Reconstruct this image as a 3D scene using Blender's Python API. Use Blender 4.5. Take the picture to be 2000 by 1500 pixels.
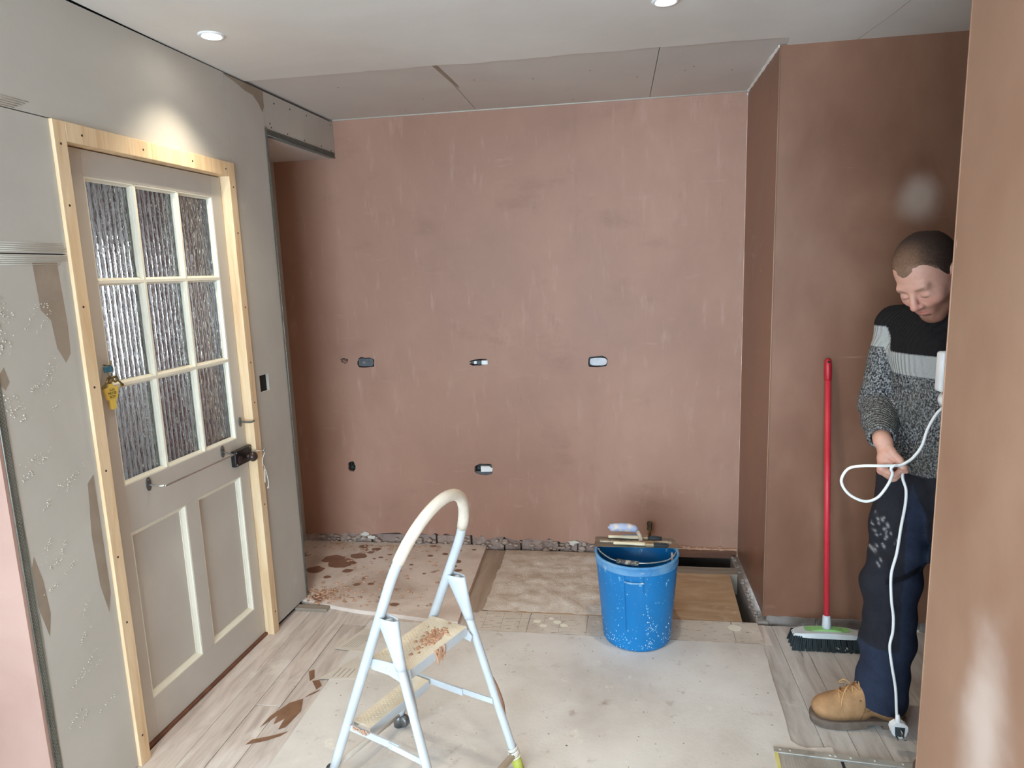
import bpy, bmesh, math, random
import numpy as np
from mathutils import Vector, Matrix
from mathutils.geometry import tessellate_polygon
random.seed(7); RNG = np.random.default_rng(7)
SC = bpy.context.scene; COL = SC.collection
for o in list(bpy.data.objects): bpy.data.objects.remove(o)

# ------------------------------------------------------------------ camera, sky, exposure
F_PX, YAW, PITCH, ROLL, CAM_H = 1319.37, .1557, .1669, .0337, 1.565
def cam_axes():
    cy, sy = math.cos(YAW), math.sin(YAW)
    f = np.array([-sy*math.cos(PITCH), cy*math.cos(PITCH), -math.sin(PITCH)])
    r0 = np.array([cy, sy, 0.]); d0 = np.cross(f, r0)
    c, s = math.cos(ROLL), math.sin(ROLL)
    return c*r0+s*d0, -s*r0+c*d0, f
_r, _d, _f = cam_axes()
cam = bpy.data.cameras.new('camera'); cam.sensor_width = 36; cam.lens = F_PX/2000*36; cam.clip_start = .02
co = bpy.data.objects.new('camera', cam); COL.objects.link(co)
co.matrix_world = Matrix(((_r[0], -_d[0], -_f[0], 0), (_r[1], -_d[1], -_f[1], 0), (_r[2], -_d[2], -_f[2], CAM_H), (0, 0, 0, 1)))
SC.camera = co
SC.view_settings.view_transform = 'Standard'; SC.view_settings.look = 'None'
SC.view_settings.exposure = 1.58; SC.view_settings.gamma = 1; SC.view_settings.use_curve_mapping = False
try:
    SC.cycles.use_denoising = True; SC.cycles.max_bounces = 10; SC.cycles.diffuse_bounces = 6
    SC.cycles.transmission_bounces = 8; SC.cycles.sample_clamp_indirect = 6; SC.cycles.caustics_refractive = False
    SC.cycles.caustics_reflective = False
except Exception: pass
wd = bpy.data.worlds.new('overcast_sky'); SC.world = wd; wd.use_nodes = True
bg = wd.node_tree.nodes['Background']; bg.inputs[0].default_value = (.70, .94, 1.14, 1); bg.inputs[1].default_value = 7.0
def window_portal(x, z, w, h, y):
    l = bpy.data.lights.new('window_portal', 'AREA'); l.shape = 'RECTANGLE'; l.size = w; l.size_y = h
    l.cycles.is_portal = True
    o = bpy.data.objects.new('window_portal', l); COL.objects.link(o); o.location = (x, y, z); o.rotation_euler = (math.radians(90), 0, 0)
WIN = (-1.75, .55, .25, 2.1, -2.6)          # patio doors behind the photographer: x0, x1, z0, z1, y
window_portal((WIN[0]+WIN[1])/2, (WIN[2]+WIN[3])/2, WIN[1]-WIN[0], WIN[3]-WIN[2], WIN[4]-.12)
FILL_WIN = (-1.9, -.5, 1.0, 2.05)                     # unseen side window, added to light the right wall: y0, y1, z0, z1
lp = bpy.data.lights.new('window_portal', 'AREA'); lp.shape = 'RECTANGLE'; lp.size = FILL_WIN[3]-FILL_WIN[2]; lp.size_y = FILL_WIN[1]-FILL_WIN[0]; lp.cycles.is_portal = True
lo = bpy.data.objects.new('window_portal', lp); COL.objects.link(lo); lo.location = (-3.32, (FILL_WIN[0]+FILL_WIN[1])/2, 1.5); lo.rotation_euler = (0, math.radians(-90), 0)  # portal of the added side window
SPOT_W, SPOT_COL = 13, (1, .91, .74)

# ------------------------------------------------------------------ helpers
def c(r, g, b, a=1):
    f = lambda v: (v/255/12.92) if v/255 <= .04045 else ((v/255+.055)/1.055)**2.4
    return (f(r), f(g), f(b), a)
def nz(nt, t, ins=None, **props):
    n = nt.nodes.new(t)
    for k, v in props.items(): setattr(n, k, v)
    for k, v in (ins or {}).items():
        s = n.inputs[k]
        if isinstance(v, bpy.types.NodeSocket): nt.links.new(v, s)
        else: s.default_value = v
    return n
def ramp(nt, fac, stops):
    n = nt.nodes.new('ShaderNodeValToRGB'); nt.links.new(fac, n.inputs[0]); e = n.color_ramp.elements
    while len(e) > len(stops): e.remove(e[-1])
    while len(e) < len(stops): e.new(1)
    for i, (p, col) in enumerate(stops): e[i].position = p; e[i].color = col
    return n.outputs[0]
def mixc(nt, fac, a, b):
    n = nt.nodes.new('ShaderNodeMix'); n.data_type = 'RGBA'
    for s, v in ((n.inputs[0], fac), (n.inputs[6], a), (n.inputs[7], b)):
        if isinstance(v, bpy.types.NodeSocket): nt.links.new(v, s)
        else: s.default_value = v
    return n.outputs[2]
G = lambda v: (v, v, v, 1)
def mk(name, stops, scale=3, stretch=(1, 1, 1), rot=(0, 0, 0), rough=(.55, .75), bump=.0, bscale=30, bstretch=(1, 1, 1), detail=6, distort=.6,
       metal=0, spec=.4, specks=(), rand=0, coat=0, patches=()):
    """specks: list of (colour, scale, low, high, stretch)"""
    m = bpy.data.materials.new(name); m.use_nodes = True; nt = m.node_tree; b = nt.nodes['Principled BSDF']
    tc = nz(nt, 'ShaderNodeTexCoord').outputs['Object']
    if rand:
        oi = nz(nt, 'ShaderNodeObjectInfo')
        sc = nz(nt, 'ShaderNodeVectorMath', {0: oi.outputs['Random']}, operation='SCALE'); sc.inputs['Scale'].default_value = 37.
        nt.links.new(oi.outputs['Random'], sc.inputs[0])
        tc = nz(nt, 'ShaderNodeVectorMath', {0: tc, 1: sc.outputs[0]}, operation='ADD').outputs[0]
    mp = nz(nt, 'ShaderNodeMapping', {'Vector': tc, 'Scale': stretch, 'Rotation': rot}).outputs[0]
    n1 = nz(nt, 'ShaderNodeTexNoise', {'Vector': mp, 'Scale': scale, 'Detail': detail, 'Roughness': .6, 'Distortion': distort}).outputs[0]
    col = ramp(nt, n1, stops)
    if rand:
        hv = nz(nt, 'ShaderNodeMapRange', {0: oi.outputs['Random'], 3: 1-rand, 4: 1+rand}).outputs[0]
        hs = nz(nt, 'ShaderNodeHueSaturation', {'Value': hv, 'Color': col}); col = hs.outputs[0]
    for s in specks:
        sm = nz(nt, 'ShaderNodeMapping', {'Vector': tc, 'Scale': s[4] if len(s) > 4 else (1, 1, 1), 'Rotation': rot}).outputs[0]
        n2 = nz(nt, 'ShaderNodeTexNoise', {'Vector': sm, 'Scale': s[1], 'Detail': 5, 'Roughness': .6}).outputs[0]
        f = nz(nt, 'ShaderNodeMapRange', {0: n2, 1: s[2], 2: s[3]}, interpolation_type='SMOOTHSTEP').outputs[0]
        col = mixc(nt, f, col, s[0])
    for (pc, pr, pcol) in patches:                 # patches painting the sheen of wet plaster: centre, radii, colour
        pw = nz(nt, 'ShaderNodeTexNoise', {'Vector': tc, 'Scale': 5., 'Detail': 4})
        dv = nz(nt, 'ShaderNodeVectorMath', {0: tc, 1: Vector(pc)}, operation='SUBTRACT').outputs[0]
        dv = nz(nt, 'ShaderNodeVectorMath', {0: dv, 1: Vector(pr)}, operation='DIVIDE').outputs[0]
        ln = nz(nt, 'ShaderNodeVectorMath', {0: dv}, operation='LENGTH').outputs['Value']
        ln = nz(nt, 'ShaderNodeMath', {0: ln, 1: pw.outputs[0]}, operation='ADD').outputs[0]
        f = nz(nt, 'ShaderNodeMapRange', {0: ln, 1: 1.6, 2: .75}, interpolation_type='SMOOTHSTEP').outputs[0]
        col = mixc(nt, f, col, pcol)
    nt.links.new(col, b.inputs['Base Color'])
    rr = nz(nt, 'ShaderNodeMapRange', {0: n1, 1: .3, 2: .7, 3: rough[0], 4: rough[1]}).outputs[0]
    nt.links.new(rr, b.inputs['Roughness']); b.inputs['Metallic'].default_value = metal; b.inputs['Specular IOR Level'].default_value = spec
    b.inputs['Coat Weight'].default_value = coat
    if bump:
        bm_ = nz(nt, 'ShaderNodeMapping', {'Vector': tc, 'Scale': bstretch, 'Rotation': rot}).outputs[0]
        nb = nz(nt, 'ShaderNodeTexNoise', {'Vector': bm_, 'Scale': bscale, 'Detail': 6, 'Roughness': .65, 'Distortion': .5}).outputs[0]
        bn = nz(nt, 'ShaderNodeBump', {'Height': nb, 'Strength': bump, 'Distance': .01}); nt.links.new(bn.outputs[0], b.inputs['Normal'])
    return m
def flat(name, col, rough=.5, metal=0, spec=.5): 
    a = tuple(min(1, v*1.06) for v in col[:3])+(1,); d = tuple(v*.92 for v in col[:3])+(1,)
    return mk(name, [(.35, d), (.65, a)], 8, rough=(rough-.05, rough+.08), metal=metal, spec=spec)

def link(name, verts, faces, mat=None, parent=None, smooth=False, fix=True, attr=None):
    me = bpy.data.meshes.new(name); me.from_pydata([tuple(map(float, v)) for v in verts], [], [tuple(int(i) for i in f) for f in faces])
    if fix:
        b = bmesh.new(); b.from_mesh(me); bmesh.ops.recalc_face_normals(b, faces=b.faces); b.to_mesh(me); b.free()
    if attr is not None:
        a = me.color_attributes.new('tint', 'FLOAT_COLOR', 'POINT'); a.data.foreach_set('color', np.asarray(attr, np.float32).ravel())
    if smooth:
        me.polygons.foreach_set('use_smooth', [True]*len(me.polygons))
    me.update()
    o = bpy.data.objects.new(name, me); COL.objects.link(o)
    if mat: me.materials.append(mat)
    if parent: o.parent = parent
    return o
def tag(o, label=None, cat=None, group=None, kind=None):
    for k, v in (('label', label), ('category', cat), ('group', group), ('kind', kind)):
        if v: o[k] = v
    return o
def thing(name, label, cat, loc=(0, 0, 0), group=None, mtx=None):
    o = bpy.data.objects.new(name, None); COL.objects.link(o); o.empty_display_size = .05
    if mtx is not None: o.matrix_world = mtx
    else: o.location = loc
    return tag(o, label, cat, group)
def struct(name, verts, faces, mat, mtx=None, smooth=False):
    o = link(name, verts, faces, mat, smooth=smooth); o['kind'] = 'structure'
    if mtx is not None: o.matrix_world = mtx
    return o
class MB:
    def __init__(s): s.v = []; s.f = []
    def add(s, v, f):
        n = len(s.v); s.v += [tuple(p) for p in v]; s.f += [tuple(i+n for i in q) for q in f]; return s
    def box(s, x0, x1, y0, y1, z0, z1, bev=0):
        if not bev:
            v = [(x, y, z) for x in (x0, x1) for y in (y0, y1) for z in (z0, z1)]
            return s.add(v, [(0, 1, 3, 2), (4, 6, 7, 5), (0, 4, 5, 1), (2, 3, 7, 6), (0, 2, 6, 4), (1, 5, 7, 3)])
        b = bmesh.new(); bmesh.ops.create_cube(b, size=1)
        for q in b.verts: q.co = Vector(((x0+x1)/2+q.co.x*(x1-x0), (y0+y1)/2+q.co.y*(y1-y0), (z0+z1)/2+q.co.z*(z1-z0)))
        bmesh.ops.bevel(b, geom=b.edges[:], offset=bev, segments=2, affect='EDGES', profile=.5)
        b.verts.index_update(); s.add([q.co[:] for q in b.verts], [[w.index for w in f.verts] for f in b.faces]); b.free(); return s
    def tube(s, pts, r, seg=10, caps=True, closed=False):
        P = [Vector(p) for p in pts]; n = len(P); R = r if hasattr(r, '__len__') else [r]*n
        T = []
        for i in range(n):
            a = P[(i-1) % n] if (closed or i > 0) else P[i]; b = P[(i+1) % n] if (closed or i < n-1) else P[i]
            d = b-a; T.append(d.normalized() if d.length > 1e-9 else Vector((0, 0, 1)))
        u = T[0].orthogonal().normalized(); V = []
        for i in range(n):
            if i: 
                u = (u-T[i]*u.dot(T[i])); u = u.normalized() if u.length > 1e-6 else T[i].orthogonal().normalized()
            w = T[i].cross(u)
            V += [P[i]+(u*math.cos(a)+w*math.sin(a))*R[i] for a in (2*math.pi*k/seg for k in range(seg))]
        Fc = []
        for i in range(n if closed else n-1):
            j = (i+1) % n
            Fc += [(i*seg+k, i*seg+(k+1) % seg, j*seg+(k+1) % seg, j*seg+k) for k in range(seg)]
        if caps and not closed: Fc += [tuple(range(seg-1, -1, -1)), tuple(range((n-1)*seg, n*seg))]
        return s.add(V, Fc)
    def lathe(s, prof, seg=32, o=(0, 0, 0), axis='z'):
        V = []; m = len(prof)
        for k in range(seg):
            a = 2*math.pi*k/seg; ca, sa = math.cos(a), math.sin(a)
            for r, z in prof:
                p = (r*ca, r*sa, z)
                if axis == 'x': p = (z, r*ca, r*sa)
                if axis == 'y': p = (r*ca, z, r*sa)
                V.append((p[0]+o[0], p[1]+o[1], p[2]+o[2]))
        Fc = [(k*m+i, ((k+1) % seg)*m+i, ((k+1) % seg)*m+i+1, k*m+i+1) for k in range(seg) for i in range(m-1)]
        return s.add(V, Fc)
    def blob(s, p, r, squash=(1, 1, 1), jit=.25, sub=1):
        b = bmesh.new(); bmesh.ops.create_icosphere(b, subdivisions=sub, radius=1)
        v = [(p[0]+q.co.x*r*squash[0]*(1+random.uniform(-jit, jit)), p[1]+q.co.y*r*squash[1]*(1+random.uniform(-jit, jit)), p[2]+q.co.z*r*squash[2]*(1+random.uniform(-jit, jit))) for q in b.verts]
        b.verts.index_update(); s.add(v, [[w.index for w in f.verts] for f in b.faces]); b.free(); return s
    def prism(s, loops, fn, t0, t1):
        """loops of 2D points (first outer, rest holes); fn(a,b,t)->3D"""
        L = [[Vector((a, b, 0)) for a, b in l] for l in loops]; tri = tessellate_polygon(L); fl = [p for l in L for p in l]; n = len(fl)
        V = [fn(p.x, p.y, t0) for p in fl]+[fn(p.x, p.y, t1) for p in fl]
        Fc = [tuple(t) for t in tri]+[tuple(i+n for i in reversed(t)) for t in tri]; k = 0
        for l in L:
            m = len(l); Fc += [(k+i, k+(i+1) % m, k+(i+1) % m+n, k+i+n) for i in range(m)]; k += m
        return s.add(V, Fc)
    def build(s, name, mat, parent=None, smooth=False, **kw): return link(name, s.v, s.f, mat, parent, smooth, **kw)
XZ = lambda a, b, t: (a, t, b)
XY = lambda a, b, t: (a, b, t)
YZ = lambda a, b, t: (t, a, b)
def rect(a0, a1, b0, b1): return [(a0, b0), (a1, b0), (a1, b1), (a0, b1)]
def bez(pts, n=6, closed=False):
    P = [Vector(p) for p in pts]; m = len(P); out = []
    for i in range(m if closed else m-1):
        g = lambda j: P[j % m] if closed else P[max(0, min(m-1, j))]
        a, b, c_, d = g(i-1), g(i), g(i+1), g(i+2)
        for k in range(n):
            t = k/n; out.append(.5*((2*b)+(c_-a)*t+(2*a-5*b+4*c_-d)*t*t+(3*b-a-3*c_+d)*t**3))
    if not closed: out.append(P[-1])
    return out
def blobpoly(cx, cy, rx, ry, n=14, jit=.3): return [(cx+rx*math.cos(2*math.pi*i/n)*(1+random.uniform(-jit, jit)), cy+ry*math.sin(2*math.pi*i/n)*(1+random.uniform(-jit, jit))) for i in range(n)]
def jag(p, q, step, amp):
    n = max(1, int(math.dist(p, q)/step)); out = []
    for i in range(n):
        t = i/n; out.append((p[0]+(q[0]-p[0])*t+random.uniform(-1, 1)*amp*.3, p[1]+(q[1]-p[1])*t+random.uniform(-1, 1)*amp))
    return out

# ------------------------------------------------------------------ materials
pink = mk('plaster_pink', [(.28, c(158, 118, 99)), (.5, c(170, 129, 109)), (.72, c(182, 142, 122))], 1.3, (1, 1, .8), rough=(.45, .62), bump=.08, bscale=7, bstretch=(1.2, 1, 2.6), spec=.35, distort=.3,
          specks=[(c(150, 112, 94), 2.6, .55, .85, (1, 1, 2.2)), (c(190, 154, 136), 7, .62, .9, (.6, 1, 2.5)), (c(186, 148, 130), 13, .56, .85, (1.8, 1, .35)), (c(156, 116, 98), 11, .60, .88, (1.5, 1, .4))])
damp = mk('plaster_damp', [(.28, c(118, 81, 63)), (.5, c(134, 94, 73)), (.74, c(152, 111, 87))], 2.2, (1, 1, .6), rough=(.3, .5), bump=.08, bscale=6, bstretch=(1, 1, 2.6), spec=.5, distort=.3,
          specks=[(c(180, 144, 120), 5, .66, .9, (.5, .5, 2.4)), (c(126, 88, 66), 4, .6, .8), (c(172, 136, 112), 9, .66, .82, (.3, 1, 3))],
          patches=[((1.16, 2.888, 1.78), (.10, .3, .12), c(170, 146, 130))])  # pale patch paints a glossy highlight into the colour
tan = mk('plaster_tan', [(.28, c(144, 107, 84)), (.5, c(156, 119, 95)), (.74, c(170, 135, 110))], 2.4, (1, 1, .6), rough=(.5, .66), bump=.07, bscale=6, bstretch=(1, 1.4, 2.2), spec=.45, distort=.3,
         specks=[(c(222, 190, 160), 18, .74, .85, (1, 2.5, .5))], patches=[((.717, 1.33, .62), (.3, .12, .30), c(208, 186, 172))])  # pale patch low on the wall paints window sheen into the colour
paleplaster = mk('plaster_pale', [(.3, c(170, 136, 122)), (.7, c(186, 152, 138))], 2, rough=(.5, .7), bump=.06, bscale=6)
skim = mk('ceiling_skim', [(.3, c(216, 210, 202)), (.7, c(228, 223, 216))], 1.5, rough=(.6, .8), bump=.05, bscale=5, spec=.3)
board = mk('plasterboard_face', [(.3, c(183, 177, 167)), (.7, c(195, 190, 180))], 2, rough=(.75, .9), bump=.02, bscale=40, spec=.2, specks=[(c(202, 198, 188), 5, .62, .8)])
boardc = mk('ceiling_board_face', [(.3, c(200, 191, 183)), (.7, c(210, 202, 194))], 2, rough=(.75, .9), bump=.02, bscale=40, spec=.2, specks=[(c(196, 188, 180), 7, .66, .8)])
smear = mk('wet_joint_filler', [(.3, c(140, 124, 108)), (.7, c(160, 145, 128))], 8, rough=(.5, .7), bump=.1, bscale=25)
compound = mk('joint_compound', [(.3, c(190, 184, 170)), (.7, c(206, 200, 188))], 10, rough=(.7, .9), bump=.1)
pine = mk('new_pine', [(.25, c(206, 168, 124)), (.5, c(226, 196, 156)), (.75, c(238, 214, 178))], 6, (6, 6, .5), rough=(.5, .7), bump=.05, bscale=20, bstretch=(5, 5, .4), specks=[(c(178, 120, 74), 2.2, .7, .76, (3, 3, 1.6))])
paint = mk('door_paint', [(.3, c(190, 182, 171)), (.7, c(200, 193, 182))], 3, rough=(.3, .45), bump=.03, bscale=12, bstretch=(1, 1, .4), spec=.5, specks=[(c(190, 180, 166), 9, .68, .8)])
cream = mk('cream_paint', [(.3, c(226, 220, 200)), (.7, c(236, 231, 214))], 4, rough=(.3, .45), bump=.02, spec=.5)
dust = mk('dusty_board', [(.25, c(188, 179, 170)), (.5, c(212, 205, 197)), (.75, c(226, 221, 214))], 2.4, rough=(.75, .9), bump=.10, bscale=90, spec=.2, distort=.2,
          specks=[(c(168, 152, 140), 14, .6, .78), (c(228, 220, 208), 9, .62, .75), (c(150, 132, 118), 45, .72, .78)])
plankm = mk('dusty_plank', [(.25, c(170, 154, 145)), (.5, c(204, 191, 181)), (.75, c(222, 214, 206))], 5, (5, .8, 1), rough=(.7, .9), bump=.25, bscale=30, bstretch=(6, .7, 1), spec=.2, rand=.05,
            specks=[(c(222, 214, 204), 6, .55, .75), (c(140, 120, 108), 12, .66, .76, (4, .5, 1))])
greyplank = mk('grey_plank', [(.25, c(160, 150, 142)), (.5, c(190, 182, 174)), (.75, c(208, 202, 195))], 5, (5, .8, 1), rough=(.55, .75), bump=.2, bscale=26, bstretch=(7, .6, 1), spec=.3, rand=.06,
               specks=[(c(212, 206, 198), 6, .56, .76), (c(128, 116, 108), 10, .64, .74, (5, .4, 1))])
ply = mk('stained_plywood', [(.25, c(186, 164, 148)), (.5, c(218, 202, 190)), (.75, c(232, 220, 210))], 3, rough=(.7, .9), bump=.2, bscale=30, spec=.2, specks=[(c(140, 100, 78), 6, .62, .7), (c(216, 204, 192), 9, .6, .74)])
drip = mk('wet_plaster_drip', [(.3, c(122, 88, 70)), (.7, c(150, 114, 94))], 20, rough=(.35, .55), bump=.1)
raw = mk('bare_board', [(.25, c(150, 116, 84)), (.5, c(182, 150, 118)), (.75, c(204, 178, 150))], 3, (1, 4, 1), rough=(.6, .8), bump=.1, bscale=20, bstretch=(.7, 5, 1), spec=.3, specks=[(c(206, 190, 172), 5, .58, .74), (c(130, 84, 60), 3.4, .68, .74)])
sand = mk('sand_screed', [(.25, c(200, 178, 158)), (.5, c(222, 205, 188)), (.75, c(234, 222, 210))], 18, rough=(.85, .95), bump=.9, bscale=120, distort=.1, spec=.1, specks=[(c(150, 110, 84), 5, .64, .72)])
joistm = mk('old_joist', [(.3, c(126, 112, 98)), (.7, c(160, 148, 134))], 6, (.6, 5, 1), rough=(.7, .9), bump=.15)
darkwood = mk('dark_timber', [(.3, c(92, 58, 42)), (.7, c(126, 84, 62))], 5, (.5, 4, 4), rough=(.7, .9), bump=.15)
earth = mk('void_earth', [(.3, c(30, 24, 20)), (.7, c(46, 38, 32))], 8, rough=(.9, 1), bump=.3, spec=.1)
stone = mk('rough_masonry', [(.25, c(140, 118, 106)), (.5, c(170, 150, 136)), (.75, c(196, 180, 168))], 9, rough=(.85, .95), bump=.6, bscale=40, spec=.1, specks=[(c(206, 196, 184), 12, .62, .72)])
brickm = mk('old_brick', [(.25, c(140, 116, 106)), (.5, c(170, 146, 134)), (.75, c(196, 176, 164))], 12, rough=(.85, .95), bump=.5, bscale=40, spec=.1, rand=.2, specks=[(c(190, 172, 158), 9, .62, .74)])
concrete = mk('concrete_strip', [(.3, c(124, 112, 104)), (.7, c(156, 145, 136))], 10, rough=(.8, .95), bump=.4, bscale=40)
galv = mk('galvanised_bead', [(.3, c(122, 124, 118)), (.7, c(150, 152, 146))], 20, rough=(.35, .55), metal=.7)
darkgalv = mk('dull_bead_mesh', [(.3, c(126, 124, 114)), (.7, c(150, 147, 136))], 20, rough=(.5, .7), metal=.5)
chrome = flat('chrome', c(200, 200, 200), .2, 1)
steel = mk('worn_steel', [(.3, c(120, 112, 100)), (.7, c(172, 164, 150))], 10, (1, 4, 1), rough=(.3, .55), metal=.8, specks=[(c(160, 134, 112), 9, .58, .7)])
blackm = flat('black_enamel', c(24, 22, 22), .3)
ironm = flat('grey_iron', c(120, 120, 120), .4, .8)
brown = flat('brown_bakelite', c(58, 42, 38), .25)
yellowp = flat('yellow_plastic', c(222, 190, 88), .45)
ink = flat('printed_ink', c(74, 60, 30), .7)
brass = flat('old_brass', c(136, 116, 70), .35, .9)
bluetag = flat('blue_plastic', c(58, 112, 132), .45)
white_string = mk('white_string', [(.3, c(214, 206, 194)), (.7, c(234, 228, 218))], 60, rough=(.8, .95), bump=.3, bscale=300)
whitep = flat('white_plastic', c(236, 236, 234), .35)
graybox = mk('metal_back_box', [(.3, c(66, 68, 72)), (.7, c(112, 112, 114))], 30, rough=(.4, .7), metal=.4, bump=.2, bscale=90, specks=[(c(150, 142, 138), 30, .6, .7)])
darkhole = flat('dark_recess', c(34, 32, 32), .9)
crumb = mk('plaster_crumb', [(.3, c(172, 126, 98)), (.7, c(206, 168, 140))], 20, rough=(.8, .95), bump=.2)
papr = mk('dusty_paper', [(.3, c(198, 188, 174)), (.7, c(216, 207, 194))], 5, rough=(.6, .8), bump=.03)
faint = flat('faded_print', c(140, 132, 124), .8)

# ------------------------------------------------------------------ left wall (frame n = into room, s = along, z)
AL = .0426; YB = 3.593; H = 2.377
ML = Matrix.Translation((-1.528, 2.5, 0)) @ Matrix.Rotation(-math.atan(AL), 4, 'Z')
NSZ = lambda a, b, t: (t, a, b)                 # (s, z, n)
S0, SN, SB = -1.02, .412, 1.092                 # near corner, nib end, back wall
D0, D1, DH = -.735, .127, 2.026                 # door opening (outside of frame)
b = MB(); b.box(-.11, -.014, S0, D0, 0.0, H-.01); b.box(-.11, -.014, D1, SN-.012, 0.0, H-.01); b.box(-.11, -.014, D0, D1, DH, H-.01)
wall_left = struct('wall_left', b.v, b.f, darkhole, ML)
def lboard(name, loops, mat=board, t0=-.0125, t1=0., par=None):
    return MB().prism(loops, NSZ, t0, t1).build(name, mat, par or wall_left)
g = .0016
lboard('plasterboard', [rect(S0, .131-g, DH+g, H-.006)])
nibhole = [(.178, 1.078), (.247, 1.078), (.247, 1.152), (.178, 1.152)]
lboard('plasterboard', [[(D1+.001, .022), (SN, .022), (SN, H-.008), (.131+g, H-.008), (.131+g, DH), (D1+.001, DH)], nibhole])
lboard('plasterboard', [rect(S0, D0-.001, 1.652+g, DH-g)])
lboard('plasterboard', [rect(S0, D0-.001, .006, 1.652-g)])
MB().box(-.11, -.0127, SN-.0115, SN-.0005, .02, 2.187).build('plasterboard', board, wall_left)
# bulkhead over the alcove
ZS = 2.187
b = MB(); b.box(-.46, -.013, SN+.001, SB, ZS+.013, H-.005)
wall_bulkhead = struct('wall_bulkhead', b.v, b.f, darkhole, ML)
lboard('plasterboard', [rect(SN+.003, SB-.002, ZS, H-.009)], par=wall_bulkhead)
MB().box(-.46, -.0005, SN-.09, SB, ZS, ZS+.0122).build('plasterboard', boardc, wall_bulkhead)
# angle beads: a nose and a perforated wing
def lattice(m, o, du, dv, L, Wd, pitch=.0105, w=.0016, n=None, t=.0006):
    """expanded-mesh wing: o origin, du along length, dv across"""
    o, du, dv = Vector(o), Vector(du), Vector(dv); n = du.cross(dv).normalized()*t
    def strip(a, b_):
        d = (b_-a).normalized(); q = d.cross(n).normalized()*w/2
        m.add([a-q, a+q, b_+q, b_-q, a-q+n, a+q+n, b_+q+n, b_-q+n], [(4, 5, 6, 7), (0, 4, 7, 3), (1, 2, 6, 5)])
    k = int(L/pitch)
    for i in range(k):
        for j in range(2):
            a = o+du*(i*pitch)+dv*(Wd*j/2); b1 = o+du*((i+1)*pitch)+dv*(Wd*(j+1)/2)
            strip(a, b1); strip(o+du*((i+1)*pitch)+dv*(Wd*j/2), o+du*(i*pitch)+dv*(Wd*(j+1)/2))
    for j in (0, 2): 
        strip(o+dv*(Wd*j/2), o+du*L+dv*(Wd*j/2))
def bead(parent, a, du, dv, dv2, L, Wd=.024, mat=galv):
    m = MB(); a = Vector(a); du = Vector(du)
    m.tube([a, a+du*L], .0022, 8); m.build('bead_nose', mat, parent, True)
    m = MB(); off = Vector(dv).cross(du).normalized()
    lattice(m, a, du, dv, L, Wd); lattice(m, a, du, dv2, L, Wd); m.build('bead_mesh', darkgalv, parent)
bead(wall_left, (.0022, SN+.001, .02), (0, 0, 1), (0, -1, 0), (-1, 0, 0), 2.2, .014)
bead(wall_bulkhead, (.0022, SN+.004, ZS-.001), (0, 1, 0), (0, 0, 1), (-1, 0, 0), SB-SN-.012, .024)
MB().box(.0004, .0016, SN+.004, SB-.01, ZS, ZS+.026).build('bead_backing', darkhole, wall_bulkhead)
# filler, smears, ridges
def lsmear(poly, mat=smear, par=wall_left, t=.0006, name='filler_smear'): return lboard(name, [poly], mat, 0.0001, t, par)
lsmear([(.125, H-.009), (.41, H-.009), (.412, H-.075), (.395, H-.10), (.37, H-.07), (.33, H-.045), (.27, H-.04), (.2, H-.022), (.14, H-.014)])
lsmear([(-.855, 1.63), (-.775, 1.63), (-.768, 1.45), (-.772, 1.37), (-.792, 1.345), (-.815, 1.39), (-.822, 1.47), (-.85, 1.5)], t=.0005)
lsmear([(-.778, .98), (-.752, 1.0), (-.75, .62), (-.765, .56), (-.785, .66), (-.79, .82)], t=.0005)
lsmear([(-1.0, .80), (-.985, .84), (-.968, .76), (-.962, .66), (-.975, .60), (-.992, .68)], t=.0005)
lsmear([(-1.01, 1.33), (-.985, 1.36), (-.975, 1.32), (-.99, 1.30)], t=.0005)
m = MB()
for i in range(5):
    for sg in (-1, 1):
        z = 1.652+sg*(.007+i*.0055); m.tube([(.0004, -.99, z), (.0006, -.85, z+random.uniform(-.001, .001)), (.0004, D0-.002-random.uniform(0, .03)*(i > 2), z)], .0011, 5)
for i in range(5): m.tube([(.0004, -1.0, DH+.006+i*.006), (.0005, -.84+i*.012, DH+.005+i*.006)], .001, 5)
m.build('joint_ridge', compound, wall_left, True)['kind'] = 'stuff'
m = MB()
for i in range(26):                                # trowel flicks of dried plaster
    s0 = random.uniform(-.99, -.86); z0 = random.choice([random.uniform(1.2, 1.6), random.uniform(.25, 1.15), random.uniform(.25, .9)]); a = random.uniform(.1, 1.1); Lg = random.uniform(.03, .11)
    for k in range(16):
        t = random.random(); s_ = s0+math.cos(a)*Lg*t+random.gauss(0, .005); 
        if s_ > D0-.02 or s_ < S0+.01: continue
        m.blob((.0008, s_, z0+math.sin(a)*Lg*t+random.gauss(0, .004)), random.uniform(.0008, .0021), (.7, 1.5, 1), .3)
for (s0, z0) in ((-1.0, 1.53), (-.97, 1.50), (-.985, 1.42), (-.975, 1.25)):
    for k in range(40): m.blob((.001, s0+random.gauss(0, .018), z0+random.gauss(0, .022)), random.uniform(.001, .003), (.8, 1, 1), .3)
m.build('plaster_spatter', compound, wall_left, True)['kind'] = 'stuff'
m = MB()
for (s_, z_) in ((.50, 2.335), (.64, 2.34), (.80, 2.345), (1.06, 2.35), (.45, 2.24), (.46, 2.225), (.60, 2.222), (.76, 2.222), (.94, 2.225), (1.05, 2.22)): m.lathe([(.0, .0012), (.0035, .001), (.004, .0)], 8, (0, s_, z_), 'x')
m.build('drywall_screw', darkhole, wall_bulkhead)['kind'] = 'stuff'
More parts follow.
